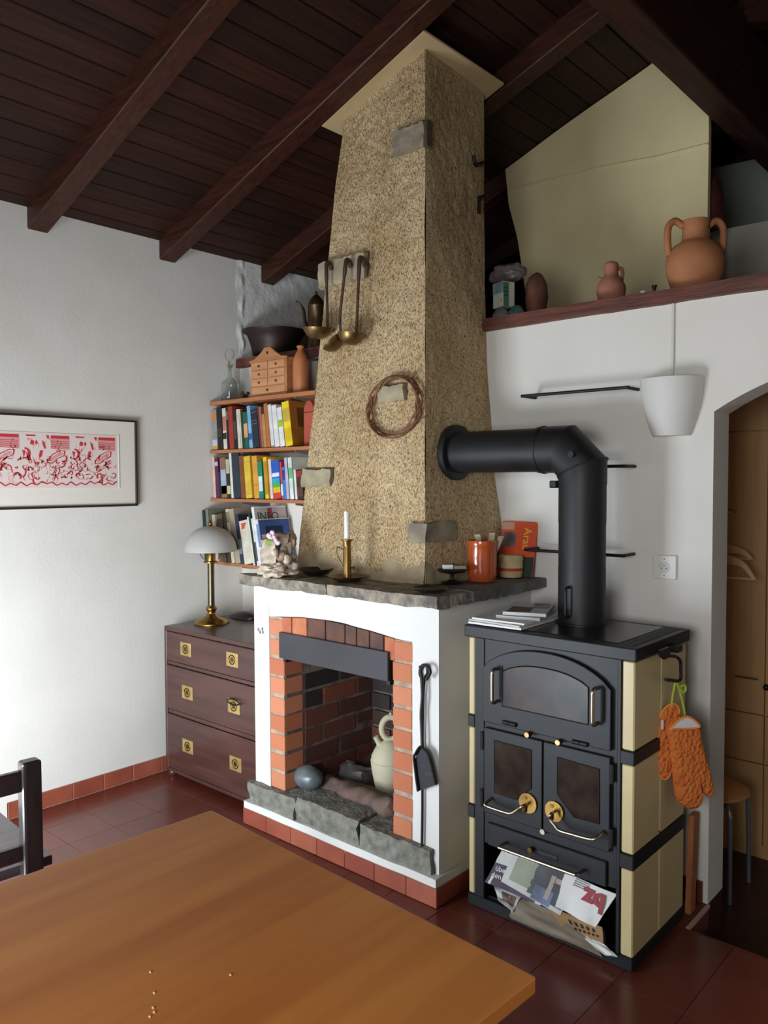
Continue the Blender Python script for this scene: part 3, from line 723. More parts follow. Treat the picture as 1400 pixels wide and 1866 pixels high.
fin(B().box(cl.x-.016, cl.x+.012, cl.y-.02, cl.y+.012, cl.z-.014, cl.z+.012), 'clamp', IRON, sp, bevel=.003)
h0 = at(1034, 1100, y=PC.y-PRr-.02)
fin(B().tube(spline([(h0.x-.004, PC.y-PRr*.9, h0.z+.052), (h0.x-.004, PC.y-PRr-.022, h0.z+.05), (h0.x-.004, PC.y-PRr-.024, h0.z), (h0.x-.004, PC.y-PRr-.022, h0.z-.045), (h0.x-.004, PC.y-PRr*.9, h0.z-.047)], 4), .005, 8), 'soot_door_handle', IRON, sp, smooth=60)

# ================================================================= CHEST OF DRAWERS
ch = thing('chest_of_drawers', (.43, -.29, 0), 'dark reddish-brown three-drawer chest with square brass handles in the corner', 'chest')
cf = -.555
fin(B().box(.068, .81, cf, -.03, .745, .767), 'top', MAHOG, ch, bevel=.002)
fin(B().box(.068, .086, cf, -.03, .03, .746).box(.79, .81, cf, -.03, .03, .746).box(.08, .80, -.05, -.03, .03, .746).box(.08, .80, cf, -.03, .03, .046), 'carcass', MAHOG, ch, bevel=.0015)
for z0, z1 in ((.576, .592), (.328, .346)): fin(B().box(.08, .8, cf+.006, -.06, z0, z1), 'rail', MAHOG, ch)
HZ = [(.594, .744, [(339, 1183), (424, 1202)]), (.348, .574, [(342, 1262), (427, 1287)]), (.047, .326, [(343, 1360), (430, 1392)])]
for z0, z1, hs in HZ:
    d = fin(B().box(.088, .788, cf-.001, -.08, z0+.002, z1-.002), 'drawer', MAHOG, ch, bevel=.003)
    for hq in hs:
        p = at(*hq, y=cf)
        pl_ = fin(B().box(p.x-.043, p.x+.043, cf-.004, cf, p.z-.033, p.z+.033), 'handle_plate', pm('plate_brass', (196, 166, 108), .42, metal=.55, rgb2=(172, 142, 88), scale=16), d, bevel=.001)
        fin(B().tube([(p.x+.021*math.cos(a), cf-.005, p.z+.021*math.sin(a)) for a in [i*math.pi/8 for i in range(16)]], .0028, 6, closed=True).tube([(p.x, cf-.001, p.z), (p.x, cf-.0045, p.z)], .013, 12), 'ring_pull', BRASSD, d, smooth=60)
for fx in (.085, .77): fin(B().lathe([(.018, 0), (.024, .008), (.024, .02), (.02, .031)], (fx, cf+.03, 0), 12), 'foot', MAHOG, ch, smooth=40)
kp = at(426, 1279, y=cf-.012)
fin(B().tube([(kp.x+.045*math.cos(a), kp.y-.004, kp.z+.012*math.sin(a)) for a in [i*math.pi/10 for i in range(20)]], .0032, 6, closed=True), 'key_ring', IRON, smooth=60, label='dark metal ring hanging on a brass drawer handle of the chest', cat='ring')
# object lying on the chest
pp = at(436, 1125, z=.767)
def purse(u, v):
    a = (u-.5)*.20; d = (v-.5)*.11
    r = max(0, 1-(2*u-1)**2)*max(0, 1-(2*v-1)**2)
    return Vector((pp.x+.03+a+.02*math.sin(v*3), pp.y+.01+d*(1-(2*u-1)**2)**.5*1.1, .769+.035*r**.6))
b = B().grid(purse, 18, 12); nv = len(b.v); b.v += [Vector((v.x, v.y, .768)) for v in b.v[:nv]]; b.f += [tuple(i+nv for i in f[::-1]) for f in b.f]
pu = fin(b, 'leather_case', pm('dark_leather', (58, 34, 34), .4, rgb2=(46, 27, 27), scale=20, bump=.2, bscale=120), smooth=60, label='small dark brown leather case lying on the chest', cat='case')

# table lamp on the chest
lp0 = Vector((.20, -.36, .767))
tl = thing('table_lamp', lp0, 'brass table lamp with a white frosted dome shade on the chest', 'lamp')
fin(B().lathe([(.088, 0), (.089, .006), (.086, .012), (.075, .016), (.07, .022), (.048, .028), (.03, .038), (.022, .052), (.02, .062), (.028, .072), (.029, .08), (.022, .088), (.02, .094)], lp0, 32), 'base', BRASS, tl, smooth=50)
fin(B().lathe([(.017, .09), (.017, .315)], lp0, 20), 'stem', pm('brass_stem', (98, 88, 70), .35, metal=1.0), tl, smooth=50)
fin(B().lathe([(.02, .31), (.036, .313), (.037, .319), (.024, .323), (.025, .385), (.02, .39)], lp0, 24), 'socket', BRASS, tl, smooth=50)
SHD = pm('frosted_glass_shade', (188, 184, 178), .45, trans=.12, spec=.4)
R0 = .133; pr = []
for i in range(13):
    a = R(90*i/12); pr.append((R0*math.cos(a)**.9 if i < 12 else .006, .372+.128*math.sin(a)))
inn = [(max(.004, r-.004), z-.004 if i else z) for i, (r, z) in enumerate(pr)]
fin(B().lathe(pr+inn[::-1], lp0, 40, closed=True), 'lamp_shade', SHD, tl, smooth=50)
fin(B().lathe([(.003, .494), (.005, .502), (.011, .508), (.011, .516), (.005, .524), (.002, .53)], lp0, 12), 'finial', BRASS, tl, smooth=50)
for sgn in (-1, 1):
    fin(B().tube(spline([lp0+Vector((sgn*.034*RIGHT.x, sgn*.034*RIGHT.y, .33)), lp0+Vector((sgn*.055*RIGHT.x, sgn*.055*RIGHT.y, .36)), lp0+Vector((sgn*.065*RIGHT.x, sgn*.065*RIGHT.y, .42)), lp0+Vector((0, 0, .495))], 6), .0018, 6), 'harp', IRON, tl, smooth=60)

# ================================================================= PICTURE
pc = thing('framed_print', (0.0, -1.1, 1.36), 'long red linocut print in a white mat and thin black frame on the left wall', 'picture')
y0, y1, z0, z1 = -1.93, -.662, 1.375, 1.797
FRM = pm('black_frame', (38, 30, 26), .4)
for n_, a in (('frame_rail', (0.002, .022, y0, y1, z1-.009, z1)), ('frame_rail', (0.002, .022, y0, y1, z0, z0+.009)), ('frame_rail', (0.002, .022, y1-.009, y1, z0+.009, z1-.009)), ('frame_rail', (0.002, .022, y0, y0+.009, z0+.009, z1-.009))):
    bx(n_, FRM, pc, *a, bevel=.001)
bx('mat_board', pm('mat_board', (226, 218, 204), .8), pc, 0.002, .012, y0+.008, y1-.008, z0+.008, z1-.008)
ra = at(208, 800, x=.013); rb = at(214, 890, x=.013)
ry1 = (ra.y+rb.y)/2+.0; rz1 = at(205, 798, x=.013).z; rz0 = at(210, 884, x=.013).z
my1 = at(215, 800, x=.013).y
bx('print_paper', pm('print_paper', (224, 206, 198), .8), pc, 0.011, .0135, y0+.12, my1, rz0-.012, rz1+.012)
fin(B().box(.0115, .0155, my1, my1+.004, rz0-.015, rz1+.015), 'mat_bevel', PAPERW, pc)
RED = pm('lino_red', (196, 52, 58), .7); PINK = pm('lino_pink', (216, 150, 146), .7)
red = B(); pink = B()
H = rz1-rz0; W = .232
def sh(bb_, pts, oy, lvl):  # pts in unit motif space (u to the right in the photo, v down)
    bb_.prism([(.0136, oy+u*W, rz1-v*H) for u, v in pts], (lvl, 0, 0))
def stroke(bb_, pts, w, oy, lvl):
    for i in range(len(pts)-1):
        (a, c), (d, e) = pts[i], pts[i+1]; L = math.hypot(d-a, e-c) or 1; nx, ny = -(e-c)/L*w, (d-a)/L*w
        sh(bb_, [(a+nx, c+ny*.5), (d+nx*.8, e+ny*.4), (d-nx*.8, e-ny*.4), (a-nx, c-ny*.5)], oy, lvl)
rnd = random.Random(3)
for kx in range(6):
    oy = ry1-W*(kx+1)+.004
    e1, e2 = .0003, .0005
    clip = lambda pts: pts
    sh(pink, [(.58, .02), (.98, .02), (.98, .27), (.6, .25)], oy, e1)
    sh(red, [(.6, 0), (.97, .0), (.97, .06), (.6, .06)], oy, e2); sh(red, [(.5, .0), (.56, .0), (.56, .07), (.53, .07)], oy, e2)
    for i in range(5): stroke(red, [(.6, .11+i*.035), (.96, .12+i*.037)], .012, oy, e2)
    sh(red, [(.1, .0), (.3, .0), (.28, .03), (.12, .03)], oy, e2)
    for pts in ([(.2, .1), (.27, .12), (.25, .2), (.18, .18)], [(.28, .14), (.31, .1), (.34, .16), (.3, .2)], [(.42, .1), (.47, .14), (.5, .26), (.46, .27), (.43, .18)],
                [(.38, .3), (.44, .3), (.41, .42), (.36, .46), (.35, .4)]): sh(red, pts, oy, e2)
    stroke(red, [(.52, .5), (.62, .38), (.78, .3), (.88, .3), (.86, .4), (.72, .46), (.62, .55), (.52, .55), (.52, .48)], .016, oy, e2)
    sh(pink, [(.56, .5), (.64, .41), (.78, .33), (.84, .34), (.82, .39), (.7, .44), (.6, .53)], oy, e1)
    cy_ = [(.08+.09*math.cos(a), .36+.1*math.sin(a)) for a in [i*math.pi/6 for i in range(-3, 5)]]
    stroke(red, cy_, .03, oy, e2); sh(red, [(.03, .3), (.1, .32), (.06, .45)], oy, e2)
    for i in range(64):
        u, v = rnd.uniform(0, .98), rnd.uniform(.1 if i % 5 == 0 else .46, .9); a = rnd.uniform(0, 6.3); l = rnd.uniform(.04, .13); cvt = rnd.uniform(-1.2, 1.2)
        pts = [(u, v)]
        for j in range(4): pts.append((min(1, max(0, pts[-1][0]+math.cos(a)*l*.4)), min(.95, max(.08, pts[-1][1]+math.sin(a)*l*.4)))); a += cvt
        stroke(red if i % 3 else pink, pts, rnd.uniform(.007, .024), oy, e2)
    for (u, v, r_) in ((.1, .65, .05), (.3, .66, .06), (.6, .66, .045), (.2, .82, .06), (.72, .62, .04)):
        stroke(pink if u > .25 else red, [(u+r_*math.cos(a), v+r_*math.sin(a)) for a in [i*math.pi/5 for i in range(11)]], .008, oy, e2)
    zig = [(i/10, .95+(.035 if i % 2 else -.02)+.02*math.sin(i)) for i in range(11)]
    stroke(red, zig, .022, oy, e2)
    for i in range(30):
        u, v = rnd.uniform(.02, .9), rnd.uniform(.08, .8); stroke(pink, [(u, v), (u+rnd.uniform(-.04, .04), v+rnd.uniform(.03, .09))], .006, oy, e1)
fin(pink, 'print_pink', PINK, pc, kind='stuff'); fin(red, 'print_red', RED, pc, kind='stuff')

# ================================================================= TABLE AND CHAIR
tb = thing('dining_table', (2.5, -2.5, 0), 'orange-brown beech dining table in the foreground', 'table')
TA, TB_, TL = Vector((2.078, -1.738, 0)), Vector((2.953, -1.783, 0)), 1.5
ax = (TB_-TA).normalized(); ay = Vector((ax.y, -ax.x, 0))
Wt = (TB_-TA).length
fin(B().obox(TA+Vector((0, 0, .722)), ax*Wt, ay*TL, (0, 0, .028)), 'tabletop', TABLEW, tb, bevel=.004, seg=2)
fin(B().obox(TA+ax*.08+ay*.08+Vector((0, 0, .64)), ax*(Wt-.16), ay*.022, (0, 0, .082)).obox(TA+ax*.08+ay*.08+Vector((0, 0, .64)), ax*.022, ay*(TL-.16), (0, 0, .082))
    .obox(TA+ax*(Wt-.102)+ay*.08+Vector((0, 0, .64)), ax*.022, ay*(TL-.16), (0, 0, .082)), 'apron', TABLEW, tb)
for u, v in ((.07, .07), (Wt-.13, .07), (.07, TL-.13), (Wt-.13, TL-.13)):
    fin(B().obox(TA+ax*u+ay*v, ax*.06, ay*.06, (0, 0, .722)), 'leg', TABLEW, tb, bevel=.003)
CRUMB = pm('crumb', (226, 200, 150), .8)
for i, q in enumerate(((274, 1772), (420, 1777), (281, 1810), (279, 1837), (281, 1845), (273, 1853))):
    p = at(*q, z=.7505); fin(B().sphere((p.x, p.y, .7512), (.0024, .0018, .0015), 6, 4), 'bread_crumb', CRUMB, group='crumbs on the table', cat='crumb', label=('larger pale crumb, uppermost of the ones on the table', 'lone crumb right of the others on the table', 'tiny crumb just below the larger one on the table', 'tiny crumb, upper of the three lowest on the table', 'tiny crumb, middle of the three lowest on the table', 'tiny crumb lowest on the table near the front edge')[i])

cr_ = thing('dining_chair', (1.3, -2.0, 0), 'dark wooden chair with a railed back beside the table', 'chair')
ux = Vector((-1, .07, 0)).normalized(); uy = Vector((-.07, -1, 0)).normalized()     # seat: away from the table / along its back edge
C0 = Vector((1.407, -1.79, 0))
fin(B().obox(C0+Vector((0, 0, .425)), ux*.42, uy*.44, (0, 0, .027)), 'seat', SEATW, cr_, bevel=.003)
pz = at(60, 1386, x=1.45).z
def post(o, top):
    b = B(); p = o
    b.obox(p, ux*-.045, uy*.052, (0, 0, top)); return b
pA = Vector((1.41, at(72, 1480, x=1.45).y+.012, 0)); zt = at(62, 1387, x=1.45).z
for k_, o in enumerate((pA, pA+uy*.34)):
    fin(post(o, zt), 'back_post', CHAIRW, cr_, bevel=.008, seg=2)
for pya, pyb in ((1402, 1440), (1538, 1566)):
    za, zb = at(46, pya, x=1.43).z, at(46, pyb, x=1.43).z
    fin(B().obox(pA+uy*.05+ux*-.032+Vector((0, 0, zb)), uy*.292, ux*.02, (0, 0, za-zb)), 'back_rail', CHAIRW, cr_, bevel=.003)
for v in (.04, .36):
    fin(B().obox(C0+ux*.36+uy*v, ux*.04, uy*.04, (0, 0, .426)), 'leg', CHAIRW, cr_, bevel=.004)
fin(B().prism([at(a, c, z=.4525) for a, c in ((32, 1563), (42, 1561), (37, 1573))], (0, 0, .002)), 'seat_notch', INK, cr_)

# ================================================================= BOOK SHELVES
SHY = -.215
def shelf(z, label, x1=.80, t=.017, x0=.004, dz=0):
    s = fin(B().box(x0, x1, SHY, -.003, z-t, z), 'wall_shelf', SHELFW, bevel=.0015, label=label, cat='shelf', group='beech wall shelves in the alcove')
    return s
ZS = [1.922, 1.662, 1.404, 1.066]
shelf(ZS[0], 'beech wall shelf carrying the decanter and the little drawer cabinet', .86, .02)
shelf(ZS[1], 'beech wall shelf under the upper row of books', .86)
shelf(ZS[2], 'beech wall shelf under the middle row of books', .86)
shelf(ZS[3], 'lowest beech wall shelf with tall leaning books', .80)
up_ = thing('shelf_upright', (.33, -.01, 1.0), 'thin grey metal shelf rails on the wall behind the books', 'shelf rail')
GREY = pm('grey_metal', (120, 120, 118), .5, metal=.4)
for x in (.24, .66):
    bx('rail', GREY, up_, x-.007, x+.007, -.014, -.002, 1.0, 1.95)
    for z in ZS: fin(B().prism([(x-.003, -.014, z-.018), (x-.003, -.19, z-.018), (x-.003, -.19, z-.026), (x-.003, -.014, z-.05)], (.006, 0, 0)), 'bracket', GREY, up_)

BK = {}
def bmat(rgb, rough=.45):
    k = tuple(rgb)
    if k not in BK: BK[k] = pm('book_%d_%d_%d' % k, rgb, rough, rgb2=tuple(max(0, int(c*.86)) for c in rgb), scale=14, spec=.4)
    return BK[k]
def book(xb0, xb1, z0, h, lean, col, depth, label, group, bands=(), yf=None, txt=None, txtcol=None, cover=None, yaw=0):
    """xb0..xb1: spine foot on the shelf; lean: shift of the top in x"""
    yf = SHY+.012 if yf is None else yf
    w = xb1-xb0; a = math.atan2(-lean, h); hh = math.hypot(h, lean) if lean else h
    rot = Matrix.Rotation(-a, 3, 'Y') @ Matrix.Rotation(yaw, 3, 'Z')
    o = Vector((xb0 if lean <= 0 else xb0, yf, z0+.0015+(w*math.sin(abs(a)) if lean > 0 else 0)))
    o.z = z0+.0015+max(0, -min(0, (rot @ Vector((w, 0, 0))).z))
    T_ = lambda x, y, z: o+rot @ Vector((x, y, z))
    def bxx(x0, x1, y0, y1, z0_, z1_): return B().obox(T_(x0, y0, z0_), rot @ Vector((x1-x0, 0, 0)), rot @ Vector((0, y1-y0, 0)), rot @ Vector((0, 0, z1_-z0_)))
    t = thing('book', o, label, 'book', group)
    c = min(.0022, w*.16)
    cb = bxx(0, c, 0, depth, 0, hh); b2 = bxx(w-c, w, 0, depth, 0, hh); b3 = bxx(0, w, -.0015, c, 0, hh)
    for q in (b2, b3): cb.add(q.v, q.f)
    fin(cb, 'cover', bmat(col), t)
    fin(bxx(c, w-c, c, depth-.004, .003, hh-.003), 'pages', PAGES, t)
    for (f0, f1, bc) in bands:
        fin(bxx(w*.04, w*.96, -.0024, -.0012, hh*f0, hh*f1), 'spine_band', bmat(bc), t)
    if txt:
        sz = min(w*.62, .022)
        text('spine_title', txt, T_(w*.5+sz*.33, -.0026, hh*.12), rot @ Vector((0, 0, 1)), rot @ Vector((-1, 0, 0)), sz, bmat(txtcol or (230, 228, 220)), t, ext=.0003)
    if cover:   # patches on the right-hand cover face
        for (d0, d1, f0, f1, bc) in cover:
            fin(bxx(w-.0003, w+.0012, depth*d0, depth*d1, hh*f0, hh*f1), 'cover_print', bmat(bc), t)
    return t, T_, rot, w, hh
S3 = lambda zx, zy: (370+zx/6.6667, 720+zy/6.6667)
S4 = lambda zx, zy: (360+zx/6.6667, 900+zy/6.6667)
def wx(zx, zy, S, y): return at(*S(zx, zy), y=y).x
def wz(zx, zy, S, y): return at(*S(zx, zy), y=y).z
yb = SHY+.012
G1, G2, G3 = 'books on the upper shelf', 'books on the middle shelf', 'books on the lowest shelf'
def pack(rows, S, zy, y, z0, s0, s1, knee, shrink=.0):
    out = []; lim = .006; ps = 0; ph = 0
    for i, r in enumerate(rows):
        x0, x1 = wx(r[0], zy, S, y), wx(r[1], zy, S, y); h = wz(r[2], r[3], S, y)-z0
        s_ = s0+(s1-s0)*min(1, i/knee); w = (x1-x0)*(1-shrink)
        if i: lim_i = lim-(s_-ps)*min(h, ph)
        else: lim_i = lim-s_*h
        x0 = max(x0 if i else x0, lim_i+.0008); lim = x0+w/math.cos(math.atan(s_))+w*0+.0006; ps, ph = s_, h
        out.append((x0, x0+w, h, s_*h))
    return out
row1 = [ # foot left, foot right, top-left x, top y, colour, bands, label
 (122, 186, 95, 190, (150, 146, 140), ((.02, .1, (226, 150, 40)), (.1, .25, (200, 204, 214)), (.78, .9, (232, 130, 30))), 'grey paperback with orange bands at the far left of the upper book row'),
 (190, 250, 160, 150, (36, 32, 32), ((.3, .5, (60, 52, 44)),), 'black book second from the left on the upper shelf'),
 (256, 300, 228, 168, (220, 208, 188), ((.45, .8, (196, 120, 104)), (.25, .4, (50, 44, 40))), 'cream paperback with a reddish title near the left of the upper shelf'),
 (302, 328, 278, 150, (34, 30, 32), ((.7, .9, (120, 110, 104)),), 'thin black book between the cream and the red book, upper shelf'),
 (330, 386, 318, 145, (164, 54, 38), (), 'brick-red tall book on the upper shelf'),
 (388, 430, 366, 185, (32, 30, 30), ((.25, .7, (70, 66, 62)),), 'black book with grey lettering right of the red book'),
 (434, 466, 410, 178, (214, 206, 188), (), 'thin cream book left of the green book, upper shelf'),
 (468, 484, 440, 178, (206, 198, 180), (), 'very thin cream booklet left of the green book, upper shelf'),
 (486, 512, 466, 182, (40, 54, 46), (), 'narrow dark green book on the upper shelf'),
 (514, 566, 478, 215, (36, 96, 72), ((.3, .68, (216, 160, 110)),), 'green book with a peach panel on its spine'),
 (570, 612, 516, 142, (122, 176, 214), ((.2, .35, (60, 90, 150)),), 'pale blue tall book on the upper shelf'),
 (618, 694, 574, 185, (36, 44, 56), ((.62, .63, (120, 128, 136)), (.7, .71, (120, 128, 136)), (.92, .93, (120, 128, 136))), 'wide navy cloth book on the upper shelf'),
 (698, 716, 655, 150, (110, 46, 40), (), 'thin dark red book right of the navy one'),
 (718, 744, 676, 150, (164, 104, 84), (), 'thin brown-pink book on the upper shelf'),
 (746, 782, 704, 240, (190, 132, 84), (), 'short tan book on the upper shelf'),
 (786, 830, 728, 112, (180, 110, 52), (), 'orange-brown book left of the white ones, upper shelf'),
 (834, 878, 770, 128, (216, 214, 212), ((.0, .04, (150, 150, 160)),), 'first slim white book of the white group, upper shelf'),
 (882, 940, 818, 135, (226, 224, 220), (), 'second white book of the white group, upper shelf'),
 (944, 1004, 852, 165, (228, 228, 224), ((.5, .68, (160, 190, 40)),), 'white book with a lime green square on its spine'),
 (1012, 1100, 946, 95, (238, 208, 40), ((.55, .85, (206, 176, 60)), (.1, .4, (226, 190, 30))), 'bright yellow book with a brown cover facing right on the upper shelf'),
]
K1 = pack(row1, S3, 625, yb, ZS[1], -.05, -.14, 18, .06)
for i, (f0, f1, tl_, ty, col, bands, lab) in enumerate(row1):
    x0, x1, h, lean = K1[i]
    cov = [(.0, 1, 0, 1, (176, 112, 42)), (.28, .66, .42, .86, (86, 70, 62))] if i == len(row1)-1 else None
    book(x0, x1, ZS[1], h, lean, col, .15 if i < 11 else .165, lab, G1, bands, cover=cov)
row2 = [
 (118, 148, 100, 755, (222, 184, 166), (), 'pale pink book at the left end of the middle shelf'),
 (150, 190, 112, 770, (92, 44, 74), ((.8, .9, (200, 190, 190)),), 'purple book on the middle shelf'),
 (194, 216, 186, 940, (40, 40, 56), (), 'short dark blue book right of the purple one'),
 (220, 290, 190, 768, (140, 104, 92), ((.1, .7, (170, 180, 200)), (.02, .3, (156, 108, 70))), 'brownish book with a pale blue spine picture, middle shelf'),
 (292, 336, 250, 762, (40, 42, 30), ((.1, .3, (210, 200, 150)), (.6, .95, (190, 186, 150))), 'dark olive book with pale title on the middle shelf'),
 (346, 374, 308, 712, (222, 218, 210), (), 'tall thin white book on the middle shelf'),
 (376, 466, 338, 712, (40, 56, 64), (), 'tall dark teal book with white lettering on the middle shelf'),
 (470, 524, 412, 745, (130, 78, 40), (), 'brown book right of the teal one, middle shelf'),
 (528, 606, 478, 752, (226, 186, 62), ((.1, .12, (200, 156, 50)), (.85, .87, (200, 156, 50))), 'wide yellow book on the middle shelf'),
 (630, 690, 584, 748, (222, 158, 58), ((.3, .32, (196, 132, 44)),), 'orange-yellow book right of the wide yellow one'),
 (692, 744, 654, 815, (30, 140, 104), ((.2, .6, (220, 224, 220)), (.02, .12, (40, 110, 140))), 'green guide book with white lettering'),
 (764, 806, 716, 762, (236, 196, 36), ((.1, .9, (196, 140, 30)),), 'narrow yellow book with dark title, middle shelf'),
 (826, 858, 792, 785, (226, 204, 206), (), 'thin pinkish white book on the middle shelf'),
 (862, 958, 830, 808, (44, 92, 190), ((.0, .16, (214, 60, 40)), (.16, .3, (236, 190, 40)), (.3, .42, (80, 180, 70)), (.42, .54, (40, 170, 200)), (.58, .68, (226, 230, 240))), 'rainbow striped dictionary on the middle shelf'),
 (962, 984, 922, 815, (206, 70, 66), ((.1, .4, (240, 236, 230)),), 'thin red and white booklet next to the rainbow book'),
 (986, 1020, 950, 880, (60, 120, 200), ((.6, .9, (60, 60, 140)),), 'blue and violet booklet on the middle shelf'),
 (1022, 1056, 975, 765, (186, 182, 200), (), 'pale lavender book on the middle shelf'),
 (1066, 1112, 1022, 765, (210, 222, 206), ((.0, .25, (236, 236, 230)), (.5, .75, (110, 180, 120))), 'white and green thin book on the middle shelf'),
 (1128, 1152, 1118, 912, (224, 222, 214), (), 'short white booklet near the chimney on the middle shelf'),
 (1158, 1230, 1152, 910, (64, 36, 34), ((.75, .95, (150, 50, 40)), (.1, .4, (90, 60, 50))), 'short dark brown book beside the chimney'),
]
K2 = pack(row2, S3, 1268, yb, ZS[2], -.06, -.09, 8, .03)
for i, (f0, f1, tl_, ty, col, bands, lab) in enumerate(row2):
    x0, x1, h, lean = K2[i]
    book(x0, x1, ZS[2], h, lean, col, .15, lab, G2, bands)
# boxes standing behind the front books, middle shelf
bxb = thing('cassette_box', (.62, -.06, ZS[2]), 'dark grey box behind the books at the right end of the middle shelf', 'box')
x0, x1 = wx(1096, 900, S3, -.09), wx(1215, 900, S3, -.09)
bx('case', bmat((52, 60, 62)), bxb, x0, x1, -.09, -.02, ZS[2], wz(1150, 772, S3, -.09), bevel=.002)
for k_ in range(3): z = wz(1150, 800+k_*24, S3, -.09); bx('line', bmat((150, 154, 150)), bxb, x0+.02, x1-.03, -.0915, -.0895, z-.002, z)
# red arched box on the upper shelf
x0, x1 = wx(1225, 500, S3, -.17), wx(1345, 500, S3, -.17)
z1_ = wz(1300, 200, S3, -.17)
ab = thing('arched_box', ((x0+x1)/2, -.13, ZS[1]), 'terracotta red round-topped box half hidden behind the chimney on the upper shelf', 'box')
pts = [(x0, -.17, ZS[1]+.001), (x1, -.17, ZS[1]+.001), (x1, -.17, z1_)]+[((x0+x1)/2+(x1-x0)/2*math.cos(a), -.17, z1_+.055*math.sin(a)) for a in [math.pi*i/10 for i in range(1, 10)]]+[(x0, -.17, z1_)]
fin(B().prism(pts, (0, .12, 0)), 'case', pm('red_clay_box', (172, 78, 56), .6, rgb2=(150, 62, 44), scale=9), ab, bevel=.002)
bx('lid_line', INK, ab, x0, x1, -.1715, -.169, z1_-.004, z1_-.001)

# lowest shelf: tall books leaning to the left, magazine with its cover showing
row3 = [ # foot l, foot r, top l, top y, depth front
 (110, 150, 52, 195, (30, 48, 42), (), 'dark green tall book at the left end of the lowest shelf', -.27),
 (152, 186, 104, 190, (128, 132, 112), (), 'grey-green book next to the lamp on the lowest shelf', -.27),
 (220, 262, 138, 255, (216, 202, 176), (), 'cream book behind the lamp shade, lowest shelf', -.25),
 (264, 330, 186, 250, (118, 98, 82), ((.3, .9, (84, 64, 52)),), 'brown patterned book on the lowest shelf', -.24),
 (332, 370, 222, 240, (70, 60, 56), (), 'thin dark book leaning on the lowest shelf', -.235),
 (374, 416, 246, 190, (214, 200, 164), ((.75, .95, (150, 136, 104)),), 'tall cream book with an upright title, lowest shelf', -.235),
 (418, 476, 322, 190, (176, 158, 140), (), 'tall taupe book on the lowest shelf', -.235),
 (482, 528, 376, 262, (44, 56, 74), ((.2, .5, (120, 126, 134)),), 'dark blue book left of the cream one with red title', -.235),
 (534, 640, 432, 335, (224, 214, 192), (), 'wide cream book with a red title on the lowest shelf', -.235),
 (644, 664, 502, 282, (222, 220, 206), (), 'thin white book right of the cream one, lowest shelf', -.235),
 (666, 690, 560, 235, (38, 52, 46), (), 'thin dark green book on the lowest shelf', -.235),
 (692, 712, 590, 300, (224, 224, 220), ((.1, .5, (90, 90, 94)),), 'thin white magazine with black lettering, lowest shelf', -.235),
 (714, 744, 586, 165, (232, 228, 228), (), 'white magazine with INFO on its cover leaning on the lowest shelf', -.235),
 (746, 772, 655, 315, (228, 228, 226), ((.4, .9, (110, 150, 200)),), 'white and blue magazine with a picture cover, lowest shelf', -.235),
]
zb = ZS[3]
K3 = pack(row3, S4, 828, -.235, zb, -.07, -.2, 6, .05)
for i, (f0, f1, tl_, ty, col, bands, lab, yy) in enumerate(row3):
    x0, x1, h, lean = K3[i]
    dep = -.02-yy if i < 11 else .21
    cov = None
    if i == 12: cov = [(.0, .52, .70, .97, (196, 190, 186)), (.4, .55, .70, .97, (200, 40, 44)), (.55, .98, .74, .97, (190, 184, 180)), (0, 1, 0, .7, (224, 220, 218)), (0, .98, .68, .70, (30, 34, 44))]
    if i == 13: cov = [(.02, .98, .0, .98, (44, 78, 140)), (.2, .75, .2, .84, (196, 194, 186))]
    t, T_, rot, w, hh = book(x0, x1, zb, h, lean, col, dep, lab, G3, bands, yf=yy, cover=cov)
    if i == 12: text('cover_title', 'INFO', T_(w+.0016, dep*.06, hh*.76), rot @ Vector((0, 1, 0)), rot @ Vector((0, 0, 1)), .062, bmat((70, 70, 76)), t)
    if i == 13: text('cover_title', 'Sonnenstuben', T_(w+.0016, dep*.1, hh*.88), rot @ Vector((0, 1, 0)), rot @ Vector((0, 0, 1)), .022, bmat((220, 226, 234)), t) if False else None
    if i == 8:
        for k_ in range(3): fin(B().obox(T_(w*.2, -.0024, hh*(.90-k_*.045)), rot @ Vector((w*(.6-.1*k_), 0, 0)), rot @ Vector((0, .001, 0)), rot @ Vector((0, 0, .009))), 'spine_title', bmat((206, 70, 60)), t)

# things on the top shelf
zt_ = ZS[0]
p = at(414, 716, z=zt_+.0005) if False else Vector((at(414, 700, y=-.17).x, -.15, zt_))
dc = thing('decanter', p, 'clear glass decanter with a loop stopper on the top shelf', 'decanter')
s_ = .00281
pr = [(.046, .001), (.049, .01), (.048, .07), (.046, .098), (.03, .112), (.016, .125), (.013, .15), (.013, .188), (.02, .192), (.02, .196)]
inn = [(r-.003, z+ (.004 if i == 0 else 0)) for i, (r, z) in enumerate(pr)]
fin(B().lathe(pr+inn[::-1], p, 28, closed=True), 'body', GLASS, dc, smooth=40)
fin(B().tube([p+Vector((.024*math.cos(a)*.75, .02*math.cos(a)*.75, .248+.03*math.sin(a))) for a in [i*math.pi/10 for i in range(20)]], .0035, 8, closed=True).tube([p+Vector((0, 0, .165)), p+Vector((0, 0, .216))], .008, 10), 'stopper', GLASS, dc, smooth=60)

